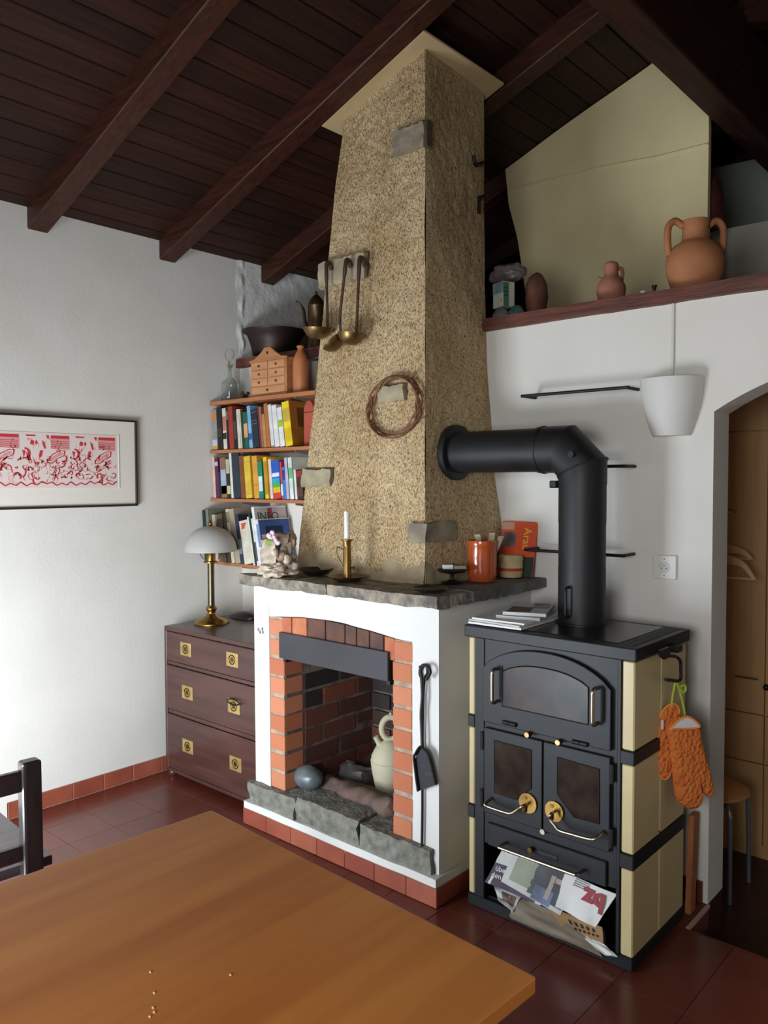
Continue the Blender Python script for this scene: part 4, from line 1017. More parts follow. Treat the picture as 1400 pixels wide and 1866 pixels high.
xa, xb = at(456, 700, y=-.19).x, at(521, 700, y=-.19).x
zt2 = at(480, 657, y=-.19).z
PINE = pm('pine_cabinet', (184, 126, 82), .5, rgb2=(166, 108, 66), scale=5, stretch=(1, 8, 8))
PINE2 = pm('pine_drawer', (198, 144, 102), .5, rgb2=(184, 126, 86), scale=5, stretch=(1, 8, 8))
sc_ = thing('spice_cabinet', ((xa+xb)/2, -.14, zt_), 'small pine cabinet with seven little drawers on the top shelf', 'cabinet')
fin(B().box(xa, xb, -.185, -.08, zt_+.001, zt2), 'case', PINE, sc_, bevel=.002)
wv = xb-xa; cr0 = [(0, 0), (1, 0), (1, .1), (.86, .16), (.7, .5), (.58, .85), (.42, .85), (.3, .5), (.14, .16), (0, .1)]
fin(B().prism([(xa-.006+(wv+.012)*u, -.19, zt2+.075*v) for u, v in cr0], (0, .012, 0)), 'crest', PINE, sc_, bevel=.0015)
fin(B().tube([((xa+xb)/2, -.1905, zt2+.036), ((xa+xb)/2, -.188, zt2+.036)], .008, 12), 'hanging_hole', INK, sc_)
bx('moulding', PINE, sc_, xa-.004, xb+.004, -.192, -.08, zt2-.004, zt2+.004); bx('moulding', PINE, sc_, xa-.004, xb+.004, -.192, -.08, zt_+.001, zt_+.012)
hh_ = zt2-zt_-.014
for r_ in range(4):
    z0, z1 = zt_+.013+hh_*r_/4+.002, zt_+.013+hh_*(r_+1)/4-.004
    cols = ((.04, .96),) if r_ == 0 else ((.04, .485), (.515, .96))
    for u0, u1 in cols:
        d = fin(B().box(xa+wv*u0, xa+wv*u1, -.190, -.12, z0, z1), 'drawer', PINE2, sc_, bevel=.0015)
        fin(B().sphere((xa+wv*(u0+u1)/2, -.193, (z0+z1)/2-.003), .006, 8, 6), 'knob', BRASSD, d, smooth=60)
p = Vector((at(548, 690, y=-.14).x, -.14, zt_))
cb_ = fin(B().lathe([(.036, .001), (.038, .006), (.038, .15), (.034, .175), (.022, .2), (.014, .212), (.013, .222), (.018, .226), (.018, .234), (.012, .238)], p, 28), 'clay_bottle', CLAYB, smooth=50,
          label='tall orange-brown clay bottle on the top shelf', cat='bottle')
p = Vector((at(447, 712, y=-.17).x, -.17, zt_))
pc_ = B()
for i in range(16): pc_.sphere(p+Vector((random.uniform(-.02, .02), random.uniform(-.012, .012), random.uniform(.008, .035))), random.uniform(.006, .011), 7, 5)
fin(pc_, 'pine_cone', pm('dark_cone', (62, 42, 32), .8), smooth=50, label='small dark brown pine cone beside the pine cabinet', cat='pine cone')
p = Vector((at(576, 690, y=-.12).x, -.12, zt_))
vs_ = thing('glass_vase', p, 'slim glass with a dark rim on the top shelf against the chimney', 'vase')
fin(B().lathe([(.02, .001), (.019, .12), (.021, .16), (.019, .16), (.017, .12), (.017, .005)], p, 20, closed=True), 'body', GLASS, vs_, smooth=40)
fin(B().lathe([(.022, .158), (.022, .166), (.016, .166), (.016, .158)], p, 20, closed=True), 'rim', IRON, vs_, smooth=40)

# pan and coffee pot on the loft beam
zb_ = 2.168
p = Vector((at(501, 600, y=.16).x, .16, 2.157))
pan = thing('preserving_pan', p, 'wide blackened copper pan with two lugs on the loft beam above the shelves', 'pan')
PANM = pm('blackened_copper', (46, 36, 32), .5, metal=.5, rgb2=(62, 44, 36), scale=7)
pr = [(.105, .0), (.118, .012), (.137, .1), (.155, .15), (.182, .168), (.184, .176), (.172, .176), (.147, .15), (.127, .1), (.108, .012)]
fin(B().lathe(pr, p, 40, closed=False), 'bowl', PANM, pan, smooth=50)
for sgn in (-1, 1):
    c = p+Vector((RIGHT.x*sgn*.182, RIGHT.y*sgn*.182, .176))
    fin(B().tube([c+Vector((0, 0, -.012)), c+Vector((0, 0, .022))], .007, 8).tube([c+Vector((-.012*RIGHT.x, -.012*RIGHT.y, .012)), c+Vector((.016*RIGHT.x, .016*RIGHT.y, .012))], .006, 8), 'lug', PANM, pan, smooth=40)
p = Vector((at(577, 590, y=.2).x, .2, 2.157))
kf = thing('coffee_pot', p, 'tall brass coffee pot with a curved spout behind the ladles', 'coffee pot')
POTM = pm('tarnished_brass', (104, 82, 56), .4, metal=.8, rgb2=(74, 56, 38), scale=9)
fin(B().lathe([(.058, 0), (.06, .005), (.056, .03), (.048, .2), (.045, .275), (.048, .278), (.048, .284)], p, 28), 'body', POTM, kf, smooth=50)
fin(B().lathe([(.048, .284), (.046, .292), (.032, .318), (.014, .338), (.006, .344), (.007, .353), (.002, .362)], p, 24), 'lid', POTM, kf, smooth=50)
rr = Vector((RIGHT.x, RIGHT.y, 0)).normalized()
fin(B().tube(spline([p-rr*.046+Vector((0, 0, .12)), p-rr*.062+Vector((0, 0, .2)), p-rr*.075+Vector((0, 0, .275)), p-rr*.11+Vector((0, 0, .31))], 6), [.012]*6+[.009]*6+[.006]*6+[.005], 10), 'spout', POTM, kf, smooth=60)
fin(B().tube(spline([p+rr*.045+Vector((0, 0, .19)), p+rr*.09+Vector((0, 0, .18)), p+rr*.09+Vector((0, 0, .1)), p+rr*.05+Vector((0, 0, .06))], 6), .005, 8), 'handle', POTM, kf, smooth=60)

# ladles hanging on the stone in the chimney front
yl = yfc(2.35)-.052
LAD = pm('ladle_handle', (92, 68, 54), .5, metal=.5, rgb2=(66, 48, 38), scale=14)
BOWL = pm('brass_bowl', (132, 106, 66), .35, metal=.85, rgb2=(88, 68, 42), scale=10)
def ladle(top, bend, bowl, rad, tilt, label, yy):
    tpt, bpt, cpt = at(*top, y=yy), at(*bend, y=yy), at(*bowl, y=yy-.02)
    t = thing('ladle', tpt, label, 'ladle', 'ladles on the chimney')
    d = (bpt-tpt)
    hook = [tpt+Vector((0, .03, -.015)), tpt+Vector((0, .022, .008)), tpt+Vector((0, .008, .012))]
    b = B().tube(spline(hook+[tpt+Vector((0, 0, -.01)), tpt+d*.5, bpt, bpt+(cpt-bpt)*.5+Vector((.01, .012, 0)), cpt+Vector((0, rad*.85, -.004))], 5), [.0085]*18+[.006]*40, 8)
    fin(b, 'handle', LAD, t, smooth=60)
    prf = [(.002, -rad*.72), (rad*.45, -rad*.66), (rad*.78, -rad*.42), (rad*.96, -rad*.1), (rad, .0), (rad*.96, .0), (rad*.75, -rad*.38), (rad*.42, -rad*.6), (.002, -rad*.66)]
    rt = Matrix.Rotation(tilt[0], 3, 'X') @ Matrix.Rotation(tilt[1], 3, 'Y')
    fin(B().lathe(prf, cpt, 28, rot=rt), 'bowl', BOWL, t, smooth=50)
    return t
ladle((595, 483), (597, 596), (580, 597), .066, (R(4), R(6)), 'brass ladle with a wide bowl, leftmost of the three on the chimney', yl-.012)
ladle((630, 478), (620, 575), (607, 622), .052, (R(22), R(-34)), 'skimmer ladle with a tilted bowl in the middle of the three on the chimney', yl-.02)
ladle((655, 474), (650, 606), (640, 610), .056, (R(-8), R(4)), 'brass ladle with a round bowl, rightmost of the three on the chimney', yl-.02)

# twig wreath
wc = at(718, 742, y=yfc(1.8)-.03)
wr = thing('twig_wreath', wc, 'wreath of thin bent twigs hanging on the chimney', 'wreath')
TW = [pm('twig_%d' % i, c, .8, rgb2=tuple(int(v*.75) for v in c), scale=30) for i, c in enumerate([(140, 92, 62), (118, 76, 52), (156, 112, 76)])]
wr_y = yfc(wc.z)-.026
ea, eb = (at(763, 742, y=wr_y).x-at(673, 742, y=wr_y).x)/2, (at(718, 688, y=wr_y).z-at(718, 796, y=wr_y).z)/2
for k_ in range(7):
    ph = random.uniform(0, 6); pts = []
    for i in range(44):
        a = 2*math.pi*i/44; rr_w = 1+.045*math.sin(3*a+ph)+.02*math.sin(5*a+2*ph)
        ta = .25
        x_ = ea*rr_w*math.cos(a); z_ = eb*rr_w*math.sin(a)
        pts.append(Vector((wc.x+x_+.18*z_*.4, wr_y-.004+.012*math.sin(4*a+ph)+(wc.z-wc.z-z_)*.0605*-1, wc.z+z_)))
    fin(B().tube(pts, .0042 if k_ < 5 else .003, 6, closed=True), 'twig', TW[k_ % 3], wr, smooth=60)
for q0, q1 in (((745, 690), (758, 676)), ((755, 772), (774, 758)), ((690, 790), (672, 770))):
    fin(B().tube([at(*q0, y=wr_y), at(*q1, y=wr_y)], .002, 5), 'twig_end', TW[0], wr)

# iron hooks on the right chimney side
for lab, qs in (('upper bent iron hook high on the chimney side', ((863, 283), (866, 298), (872, 300), (880, 297))), ('lower bent iron hook high on the chimney side', ((873, 388), (874, 366), (878, 360), (886, 357)))):
    zz_ = at(*qs[0], x=1.62).z; xx_ = xrf(zz_)+.03
    fin(B().tube(spline([at(a, c, x=xx_) for a, c in qs]+[at(*qs[-1], x=xx_)+Vector((-.07, 0, 0))], 4), .008, 8), 'iron_hook', IRON, smooth=60, label=lab, cat='hook', group='iron hooks on the chimney')

# ================================================================= ON THE MANTEL
ZM = 1.106
# driftwood / coral piece with flowers
c0 = at(508, 1047, z=ZM)
co = thing('rock_sculpture', c0, 'pale knobbly rock and shell sculpture with a pink flower on the mantel', 'sculpture')
COR = pm('pale_coral_rock', (226, 214, 194), .9, rgb2=(176, 158, 136), scale=26, bump=.6, bscale=60, lo=.3, hi=.6)
COR2 = pm('brown_coral_rock', (178, 154, 132), .9, rgb2=(128, 104, 88), scale=26, bump=.6, bscale=60)
def blob(c, r, seed, n=22, m_=15, amp=.35):
    b = B().sphere((0, 0, 0), 1, n, m_); rx, ry, rz = r
    out = []
    for v in b.v:
        k_ = 1+amp*noise.noise(v*1.6+Vector((seed*5.1, 0, 0)))+amp*.6*noise.noise(v*4+Vector((0, seed*3.3, 0)))+amp*.3*noise.noise(v*8+Vector((0, 0, seed*2.3)))
        out.append(Vector((v.x*rx*k_, v.y*ry*k_, v.z*rz*k_))+Vector(c))
    b.v = out; return b
rv = Vector((RIGHT.x, RIGHT.y, 0)).normalized()
def C_(px, py, dy=0):
    p = atp(px, py, c0, (FWD.x, FWD.y, 0)); return p+Vector((FWD.x, FWD.y, 0)).normalized()*dy
fin(blob(C_(505, 1039), (.085, .06, .03), 1, 36, 24, .5), 'rock_base', COR, co, smooth=60)
def slab(px0, px1, py0, py1, dep, th, name, mat, seed):
    a, c = C_(px0, py1, dep), C_(px1, py0, dep); w_ = (c-a).dot(rv); h_ = c.z-a.z; back = Vector((-rv.y, rv.x, 0))
    b = rock(0, w_, 0, th, 0, h_, .011, .008, 26, seed, 1)
    b.v = [a+rv*v.x+back*v.y+Vector((0, 0, v.z)) for v in b.v]
    fin(b, name, mat, co, smooth=35)
slab(476, 502, 982, 1040, .0, .05, 'rock_slab', COR, 71)
slab(478, 524, 974, 992, .02, .05, 'rock_slab', COR2, 72)
slab(512, 528, 990, 1030, .03, .05, 'rock_slab', COR, 73)
fin(blob(C_(527, 985, .06), (.03, .022, .035), 4), 'sponge', COR2, co, smooth=60)
fin(blob(C_(513, 1012, -.01), (.026, .022, .022), 6, amp=.2), 'shell', pm('shell_brown', (122, 88, 74), .5, rgb2=(160, 130, 112), scale=30), co, smooth=60)
for i in range(14):
    a = random.uniform(498, 540); bq = random.uniform(1003, 1038)
    fin(blob(C_(a, bq, random.uniform(-.04, .02)), (random.uniform(.008, .016),)*2+(random.uniform(.01, .02),), 20+i, 10, 7), 'pebble', COR if i % 3 else COR2, co, smooth=60)
fin(blob(C_(490, 1047, -.05), (.018, .012, .009), 41, 10, 7), 'pebble', COR, co, smooth=60); fin(blob(C_(509, 1047, -.06), (.018, .01, .006), 42, 10, 7), 'pebble', COR, co, smooth=60)
PET = pm('pink_petal', (224, 196, 204), .6); LEAF = pm('green_leaf', (120, 142, 52), .6)
for i, (a, q) in enumerate(((492, 975), (498, 970), (500, 978), (503, 983), (508, 988), (495, 980))):
    fin(B().sphere(C_(a, q, -.03), (.014, .008, .011), 8, 6), 'petal', PET, co, smooth=60)
fin(B().sphere(C_(492, 987, -.035), (.018, .006, .015), 8, 6), 'leaf', LEAF, co, smooth=60)

# small dark bowl
p = at(576, 1047, z=ZM); p.z = ZM
DKM = pm('dark_pewter', (58, 52, 46), .4, metal=.6, rgb2=(40, 36, 32), scale=9)
fin(B().lathe([(.04, 0), (.046, .004), (.068, .022), (.071, .026), (.067, .026), (.045, .008), (.002, .006)], p, 32), 'metal_bowl', DKM, smooth=50, label='small dark metal bowl between the rock sculpture and the candlestick', cat='bowl')
# candlestick
p = at(633, 1058, z=ZM)+Vector((0, .0, 0)); p.z = ZM
cs = thing('candlestick', p, 'brass chamber candlestick with a saucer base and ring handle on the mantel', 'candlestick')
fin(B().lathe([(.045, 0), (.05, .002), (.07, .014), (.074, .018), (.071, .019), (.05, .007), (.024, .006)], p, 32), 'saucer', BRASSD, cs, smooth=50)
fin(B().lathe([(.018, .004), (.0165, .012), (.0165, .125), (.0145, .13), (.0145, .145), (.0165, .15), (.0165, .155), (.024, .158), (.024, .162), (.012, .162)], p, 24), 'stem', pm('worn_brass', (150, 118, 70), .38, metal=.95, rgb2=(112, 86, 50), scale=12), cs, smooth=40)
fin(B().tube(spline([p-rv*.016+Vector((0, 0, .122)), p-rv*.035+Vector((0, 0, .132)), p-rv*.04+Vector((0, 0, .11)), p-rv*.026+Vector((0, 0, .075)), p-rv*.016+Vector((0, 0, .05))], 6), .002, 6), 'handle', BRASSD, cs, smooth=60)
fin(B().sphere(p+rv*.024+Vector((0, 0, .05)), .007, 8, 6).tube([p+rv*.012+Vector((0, 0, .05)), p+rv*.03+Vector((0, 0, .05))], .003, 6), 'slide_knob', BRASSD, cs, smooth=50)
fin(B().lathe([(.011, .155), (.011, .268), (.008, .272), (.001, .273)], p, 20), 'candle', WAX, label='white candle standing in the brass candlestick', cat='candle', smooth=40)
fin(B().tube([p+Vector((0, 0, .271)), p+Vector((.002, 0, .281))], .001, 5), 'candle_wick', INK, label='short dark wick at the tip of the white candle', cat='wick')
# iron plate ring
p = at(784, 1075, z=ZM+.004); p.z = ZM+.002
fin(B().lathe([(.05, .0), (.058, .002), (.066, .009), (.064, .011), (.056, .005), (.002, .004)], p, 36), 'metal_dish', pm('polished_dark_dish', (76, 70, 64), .3, metal=.8), smooth=50, label='shallow round metal dish at the front of the mantel', cat='dish')
# footed dish with sugar packet
p = at(824, 1063, z=ZM); p.z = ZM+.002
fd = thing('footed_dish', p, 'black footed metal dish holding a small white packet beside the orange pot', 'dish')
fin(B().lathe([(.04, 0), (.042, .004), (.02, .008), (.008, .014), (.007, .03), (.01, .034), (.05, .042), (.058, .05), (.056, .052), (.03, .044), (.002, .044)], p, 32), 'dish', DKM, fd, smooth=50)
o = p+Vector((0, 0, .052))-rv*.035
fin(B().obox(o, rv*.04, Vector((-rv.y, rv.x, 0))*.03, (0, 0, .016)), 'matchbox', PAPERW, bevel=.001, label='small white box lying in the footed dish', cat='box')
fin(B().obox(o+rv*.043, rv*.046, Vector((-rv.y, rv.x, 0))*.028, (0, 0, .012)), 'sugar_packet', pm('grey_packet', (164, 150, 140), .6), bevel=.001, label='greyish packet lying in the footed dish', cat='packet')
# glazed pot
p = at(874, 1062, z=ZM)+Vector((-.02, .045, 0)); p.z = ZM+.002
gp = thing('terracotta_pot', p, 'glossy orange-brown terracotta pot on the mantel', 'pot')
gr = .0545*1.02; gh = .158
fin(B().lathe([(gr*.88, 0), (gr*.97, .006), (gr, .02), (gr*1.02, gh*.6), (gr*1.0, gh*.86), (gr*1.02, gh*.88), (gr*1.03, gh*.97), (gr*1.01, gh), (gr*.95, gh), (gr*.94, gh*.9), (gr*.92, .01), (.002, .008)], p, 40), 'body', POTG, gp, smooth=50)
for i, (du, dz, tl_) in enumerate(((.005, .0, -.25), (.022, .004, .15), (.03, -.004, .4))):
    o = p+rv*du+Vector((0, .01*i, .09+dz)); upv = (Vector((0, 0, 1))+rv*tl_).normalized()
    fin(B().obox(o-rv*.012, rv*.022, Vector((-rv.y, rv.x, 0))*.004, upv*.092), 'paper_bundle', pm('folded_paper', (206, 192, 160), .8, rgb2=(176, 160, 128), scale=30), label=('left', 'middle', 'right')[i]+'most folded paper strip sticking out of the terracotta pot' if i != 1 else 'middle folded paper strip sticking out of the terracotta pot', cat='paper', group='paper strips in the pot')
# round box with red band
p = at(929, 1054, z=ZM)+Vector((-.02, .04, 0)); p.z = ZM+.002
rbx = thing('round_box', p, 'small round cream box with a red band next to the terracotta pot', 'box')
WOV = pm('woven_cream', (200, 176, 130), .75, rgb2=(184, 158, 112), scale=30, bump=.3, bscale=120)
rr0 = .048
fin(B().lathe([(rr0*.92, 0), (rr0*.98, .006), (rr0*1.02, .04), (rr0, .068), (.002, .068)], p, 32), 'body', WOV, rbx, smooth=50)
fin(B().lathe([(rr0*1.025, .026), (rr0*1.035, .028), (rr0*1.035, .036), (rr0*1.025, .038)], p, 32), 'red_band', pm('red_band', (178, 54, 40), .7), rbx, smooth=50)
fin(B().lathe([(rr0*1.03, .067), (rr0*1.05, .07), (rr0*1.04, .084), (rr0*.96, .088), (.002, .089)], p, 32), 'lid', WOV, rbx, smooth=50)
# orange booklet leaning on the wall
bl_, br_ = at(920, 1052, z=ZM), at(967, 1052, z=ZM)
o = Vector((1.79, -.075, ZM)); a_ = Vector((.985, .17, 0)).normalized()
o = at(905, 1040, y=-.07); o.z = ZM+.002
wO = .155; hO = .225; upv = Vector((0, .2, .98)).normalized()
ob_ = thing('orange_booklet', o, 'orange booklet with yellow lettering leaning on the wall behind the round box', 'book')
nO = a_.cross(upv)
fin(B().obox(o, a_*wO, nO*-.006, upv*hO), 'cover', pm('orange_card', (222, 82, 36), .4), ob_, bevel=.001)
fin(B().obox(o+nO*.0002+a_*.012+upv*.12, a_*.055, nO*.0006, upv*.06), 'cover_picture', pm('booklet_picture', (130, 116, 110), .5, rgb2=(78, 62, 60), scale=20), ob_)
fin(B().obox(o+nO*.0002+a_*0+upv*.19, a_*.055, nO*.0006, upv*.03), 'cover_patch', pm('tan_patch', (196, 150, 120), .5), ob_)
fin(B().obox(o+nO*.0002+a_*.11, a_*.044, nO*.0006, upv*.08), 'cover_foot', pm('dark_green_card', (22, 52, 40), .4), ob_)
text('title', 'Arau', o+nO*.001+a_*.1+upv*.2, -upv, a_, .046, pm('yellow_ink', (240, 196, 70), .5), ob_)

# ================================================================= HANGING FIRE TOOLS
yS = FY-.03
def ringpts(c, r, n=16, sx=1): return [c+Vector((r*sx*math.cos(a), 0, r*math.sin(a))) for a in [2*math.pi*i/n for i in range(n)]]
nl = at(774, 1214, y=FY-.01)
fs_ = thing('fire_shovel', at(770, 1440, y=yS), 'black iron fire shovel hanging on the white fireplace front', 'shovel')
tpS = at(776, 1222, y=yS)
fin(B().tube(spline([at(a, c, y=yS) for a, c in ((777, 1238), (784, 1226), (780, 1215), (772, 1213), (767, 1222), (769, 1240), (770, 1270), (768, 1300), (769, 1330), (770, 1362))], 5), .0062, 8), 'handle', IRON, fs_, smooth=60)
out = [at(a, c, y=yS) for a, c in ((768, 1360), (760, 1372), (757, 1384), (764, 1441), (797, 1429), (784, 1378), (775, 1364))]
b = B().prism(out, (0, .0025, 0)); 
fin(b, 'blade', pm('shovel_blade', (40, 40, 46), .45, metal=.4, rgb2=(70, 70, 76), scale=40, lo=.55, hi=.8), fs_)
fin(B().tube(spline([p_+Vector((0, -.006, 0)) for p_ in (out[3], out[2], out[1], out[0], out[6], out[5], out[4])], 4), .005, 6), 'blade_rim', IRON, fs_, smooth=60)
pk = thing('fire_poker', at(770, 1556, y=FY-.012), 'thin black iron poker hanging behind the fire shovel', 'poker')
fin(B().tube(spline([at(a, c, y=FY-.012) for a, c in ((770, 1240), (765, 1226), (769, 1213), (777, 1213), (779, 1226), (773, 1244), (771, 1300), (770, 1380), (770, 1470), (769, 1548), (770, 1556), (776, 1558))], 4), .005, 8), 'rod', IRON, pk, smooth=60)
fin(B().tube([nl+Vector((0, .02, 0)), nl+Vector((0, -.03, .003))], .004, 6), 'wall_nail', IRON, label='nail in the white plaster holding the fire shovel', cat='nail')

# ================================================================= IN THE FIREPLACE
p = at(562, 1433, z=.2); p = Vector((at(562, 1430, y=-.53).x, -.53, .19))
fin(blob((p.x, p.y, p.z+.048), (.072, .052, .05), 3, 28, 20, .05), 'grey_stone', pm('smooth_grey_pebble', (104, 112, 114), .35, rgb2=(84, 92, 94), scale=14, coat=.2), smooth=80, label='smooth grey egg-shaped stone in the fireplace', cat='stone')
e0, e1 = at(592, 1425, z=.2), at(722, 1480, z=.2)
def logp(u, v):
    c = e0+(e1-e0)*u; a = 2*math.pi*v
    r_ = .042*(1+.5*noise.noise(Vector((u*6, math.cos(a), math.sin(a)))))*(1 if .02 < u < .98 else .3)
    d = (e1-e0).normalized(); n_ = Vector((-d.y, d.x, 0))
    return Vector((c.x, c.y, .186))+n_*r_*1.1*math.cos(a)+Vector((0, 0, .012+r_*math.sin(a)))
fin(B().grid(logp, 30, 14), 'curb_stone', pm('reddish_stone', (124, 98, 86), .85, rgb2=(90, 74, 68), scale=16, bump=.5, bscale=50), smooth=60, label='long reddish-grey stone lying across the hearth inside the fireplace', cat='stone')
p = at(640, 1420, z=.17)
fin(rock(p.x-.07, p.x+.08, p.y-.02, p.y+.06, .155, .225, .016, .024, 14, 51, 1), 'ash_stone', pm('ash_white_stone', (150, 146, 144), .95, rgb2=(116, 110, 108), scale=12, bump=.4, bscale=50), smooth=50, label='ash-white lump of stone at the back of the hearth', cat='stone')
p = at(711, 1448, z=.166); p.z = .166
bj = thing('water_jug', p, 'cream clay water jug with a ring handle standing in the fireplace', 'jug')
sj = 3.05/1453.3
prj = [(.052, 0), (.058, .006), (.062, .03), (.078, .11), (.0815, .14), (.078, .17), (.06, .205), (.035, .228), (.022, .236), (.002, .238)]
fin(B().lathe(prj, p, 36), 'body', BOTIJO, bj, smooth=50)
fin(B().lathe([(.080, .147), (.0825, .15), (.080, .153)], p, 36), 'groove_ring', BOTIJO, bj, smooth=50)
hc = p+Vector((0, 0, .285))+rv*.004
fin(B().tube([hc+rv*.038*math.cos(a)+Vector((0, 0, .048*math.sin(a))) for a in [2*math.pi*i/24 for i in range(24)]], .0135, 10, closed=True), 'ring_handle', BOTIJO, bj, smooth=60)
fin(B().tube([hc+Vector((0, 0, .058)), hc+Vector((0, 0, .068))], .006, 8), 'handle_tip', BOTIJO, bj, smooth=50)
fin(B().tube([p-rv*.04+Vector((0, 0, .215)), p-rv*.054+Vector((0, 0, .236)), p-rv*.06+Vector((0, 0, .25))], [.016, .011, .012], 12), 'spout', BOTIJO, bj, smooth=50)

# ================================================================= WALL FITTINGS BY THE STOVE
def wall_rod(x0, x1, z, label, s=.1):
    fin(B().tube(spline([(x0, -.004, z), (x0, -s+.02, z), (x0+.006, -s+.004, z), (x0+.025, -s, z), (x1-.025, -s, z), (x1-.006, -s+.004, z), (x1, -s+.02, z), (x1, -.004, z)], 4), .0062, 10), 'wall_rod', IRON, smooth=60, label=label, cat='rod', group='black iron rods on the wall')
wall_rod(1.885, 2.315, 1.826, 'black iron rod on the white wall above the stove pipe')
wall_rod(1.90, 2.305, 1.546, 'black iron rod on the wall half hidden by the elbow of the stove pipe')
wall_rod(1.90, 2.305, 1.223, 'black iron rod low on the wall behind the stove pipe')
# half-bucket wall lamp
wl_ = thing('wall_lamp', (2.441, 0, 1.65), 'white half-round bucket-shaped wall lamp by the doorway', 'lamp')
SHW = pm('matt_white_ceramic', (214, 211, 204), .55)
def half(r0, r1, z0, z1, th):
    def f(u, v):
        a = math.pi*(1+u); k_ = v
        r = r0+(r1-r0)*(1-(1-k_)**1.8)-th; zz_ = z0+(z1-z0)*k_
        return Vector((2.441+r*math.cos(a), min(-.001, (r*1.0)*math.sin(a)*.95), zz_))
    return f
b = B().grid(half(.068, .113, 1.652, 1.853, 0), 36, 14); b.grid(half(.068, .113, 1.652, 1.853, .005), 36, 14)
b.add([half(.068, .113, 1.652, 1.853, 0)(i/36, 1) for i in range(37)]+[half(.068, .113, 1.652, 1.853, .005)(i/36, 1) for i in range(37)], [(i, i+1, i+38, i+37) for i in range(36)])
b.add([half(.068, .113, 1.652, 1.853, 0)(i/36, 0) for i in range(37)], [tuple(range(37))])
fin(b, 'shade', SHW, wl_, smooth=50)
fin(B().box(2.40, 2.48, -.02, -.001, 1.70, 1.80), 'mount', SHW, wl_)
fin(B().sphere((2.441+.1, -.03, 1.835), .004, 8, 6), 'screw', GREY, wl_, smooth=60)
bx('cable_duct', pm('duct_white', (206, 202, 192), .6), wl_, 2.437, 2.446, -.008, -.0005, 1.80, 2.1195)
# socket
so = thing('wall_socket', (2.4215, 0, 1.14), 'white square power socket on the wall right of the stove pipe', 'socket')
bx('plate', pm('socket_white', (224, 220, 210), .35), so, 2.378, 2.465, -.011, -.0005, 1.139, 1.226, bevel=.003)
fin(B().tube([(2.4215, -.0112, 1.1825), (2.4215, -.0125, 1.1825)], .021, 8), 'insert', pm('socket_insert', (210, 206, 196), .4), so, bevel=.0005)
for dx, dz in ((0, .006), (-.008, -.004), (.008, -.004)): fin(B().tube([(2.4215+dx, -.0124, 1.1825+dz), (2.4215+dx, -.0131, 1.1825+dz)], .0022, 8), 'pin_hole', INK, so)
fin(B().tube([(2.4215, -.011, 1.212), (2.4215, -.0118, 1.212)], .002, 8).tube([(2.4215, -.011, 1.153), (2.4215, -.0118, 1.153)], .002, 8), 'plate_screw', INK, so)
# wooden board leaning behind the stove
fin(B().prism([(2.555, -.10, 0.001), (2.572, -.10, 0.001), (2.556, -.03, .33), (2.539, -.03, .33)], (0, .02, 0)) if False else B().obox((2.547, -.112, .001), (.02, 0, 0), (0, .045, 0), (-.002, .03, .335)), 'wooden_board', pm('offcut_wood', (170, 104, 56), .6, rgb2=(150, 88, 44), scale=5, stretch=(8, 8, 1)), bevel=.001,
    label='orange-brown wooden board standing behind the stove', cat='board')

# ================================================================= OVEN MITTS
hkp = at(1226, 1240, x=2.592)
tv = Vector((.55, .835, 0)).normalized(); nvv = Vector((.835, -.55, 0))
ORM = pm('orange_quilt', (230, 128, 58), .9, rgb2=(216, 112, 46), scale=20, bump=.0)
nt = ORM.node_tree; P = nt.nodes['Principled BSDF']; tcn = nt.nodes.new('ShaderNodeTexCoord'); vo = nt.nodes.new('ShaderNodeTexVoronoi'); vo.inputs['Scale'].default_value = 80
nt.links.new(tcn.outputs['Object'], vo.inputs['Vector']); bp = nt.nodes.new('ShaderNodeBump'); bp.inputs['Strength'].default_value = 1; bp.inputs['Distance'].default_value = .008; bp.invert = True
nt.links.new(vo.outputs['Distance'], bp.inputs['Height']); nt.links.new(bp.outputs[0], P.inputs['Normal'])
ORB = pm('orange_binding', (246, 154, 66), .7); LIN = pm('mitt_lining', (226, 222, 226), .8); LIME = pm('lime_ribbon', (170, 190, 60), .6)
def mitt(outline, p0, nrm, thick, name, label, opening):
    n_ = Vector(nrm).normalized()
    P_ = [atp(a, c, p0, n_) for a, c in outline]
    P_ = spline(P_+[P_[0]], 4)[:-1]
    cen = sum(P_, Vector())/len(P_)
    t = thing(name, cen+Vector((0, 0, -.12)), label, 'oven mitt', 'orange oven mitts on the stove')
    b = B(); N = len(P_); rings = [(1.0, 0.0), (.97, .35), (.90, .7), (.75, .95), (.45, 1.0)]
    for sgn in (1, -1):
        vs = []
        for k_, hgt in rings:
            for p in P_:
                # shrink towards the nearest medial point approximated by local inset
                q_ = cen+(p-cen)*k_
                vs.append(q_+n_*(-sgn*hgt*thick))
        fs = [(i*N+j, i*N+(j+1) % N, (i+1)*N+(j+1) % N, (i+1)*N+j) for i in range(len(rings)-1) for j in range(N)]
        fs.append(tuple((len(rings)-1)*N+j for j in range(N)))
        b.add(vs, fs)
    fin(b, 'shell', ORM, t, smooth=60)
    if opening:
        O_ = [atp(a, c, p0, n_)-n_*-(thick*1.05) for a, c in opening]
        fin(B().prism(O_, n_*.002), 'lining', LIN, t)
        fin(B().tube(spline(O_+[O_[0]], 4)[:-1], .0045, 6, closed=True), 'binding', ORB, t, smooth=60)
    return t, n_, P_
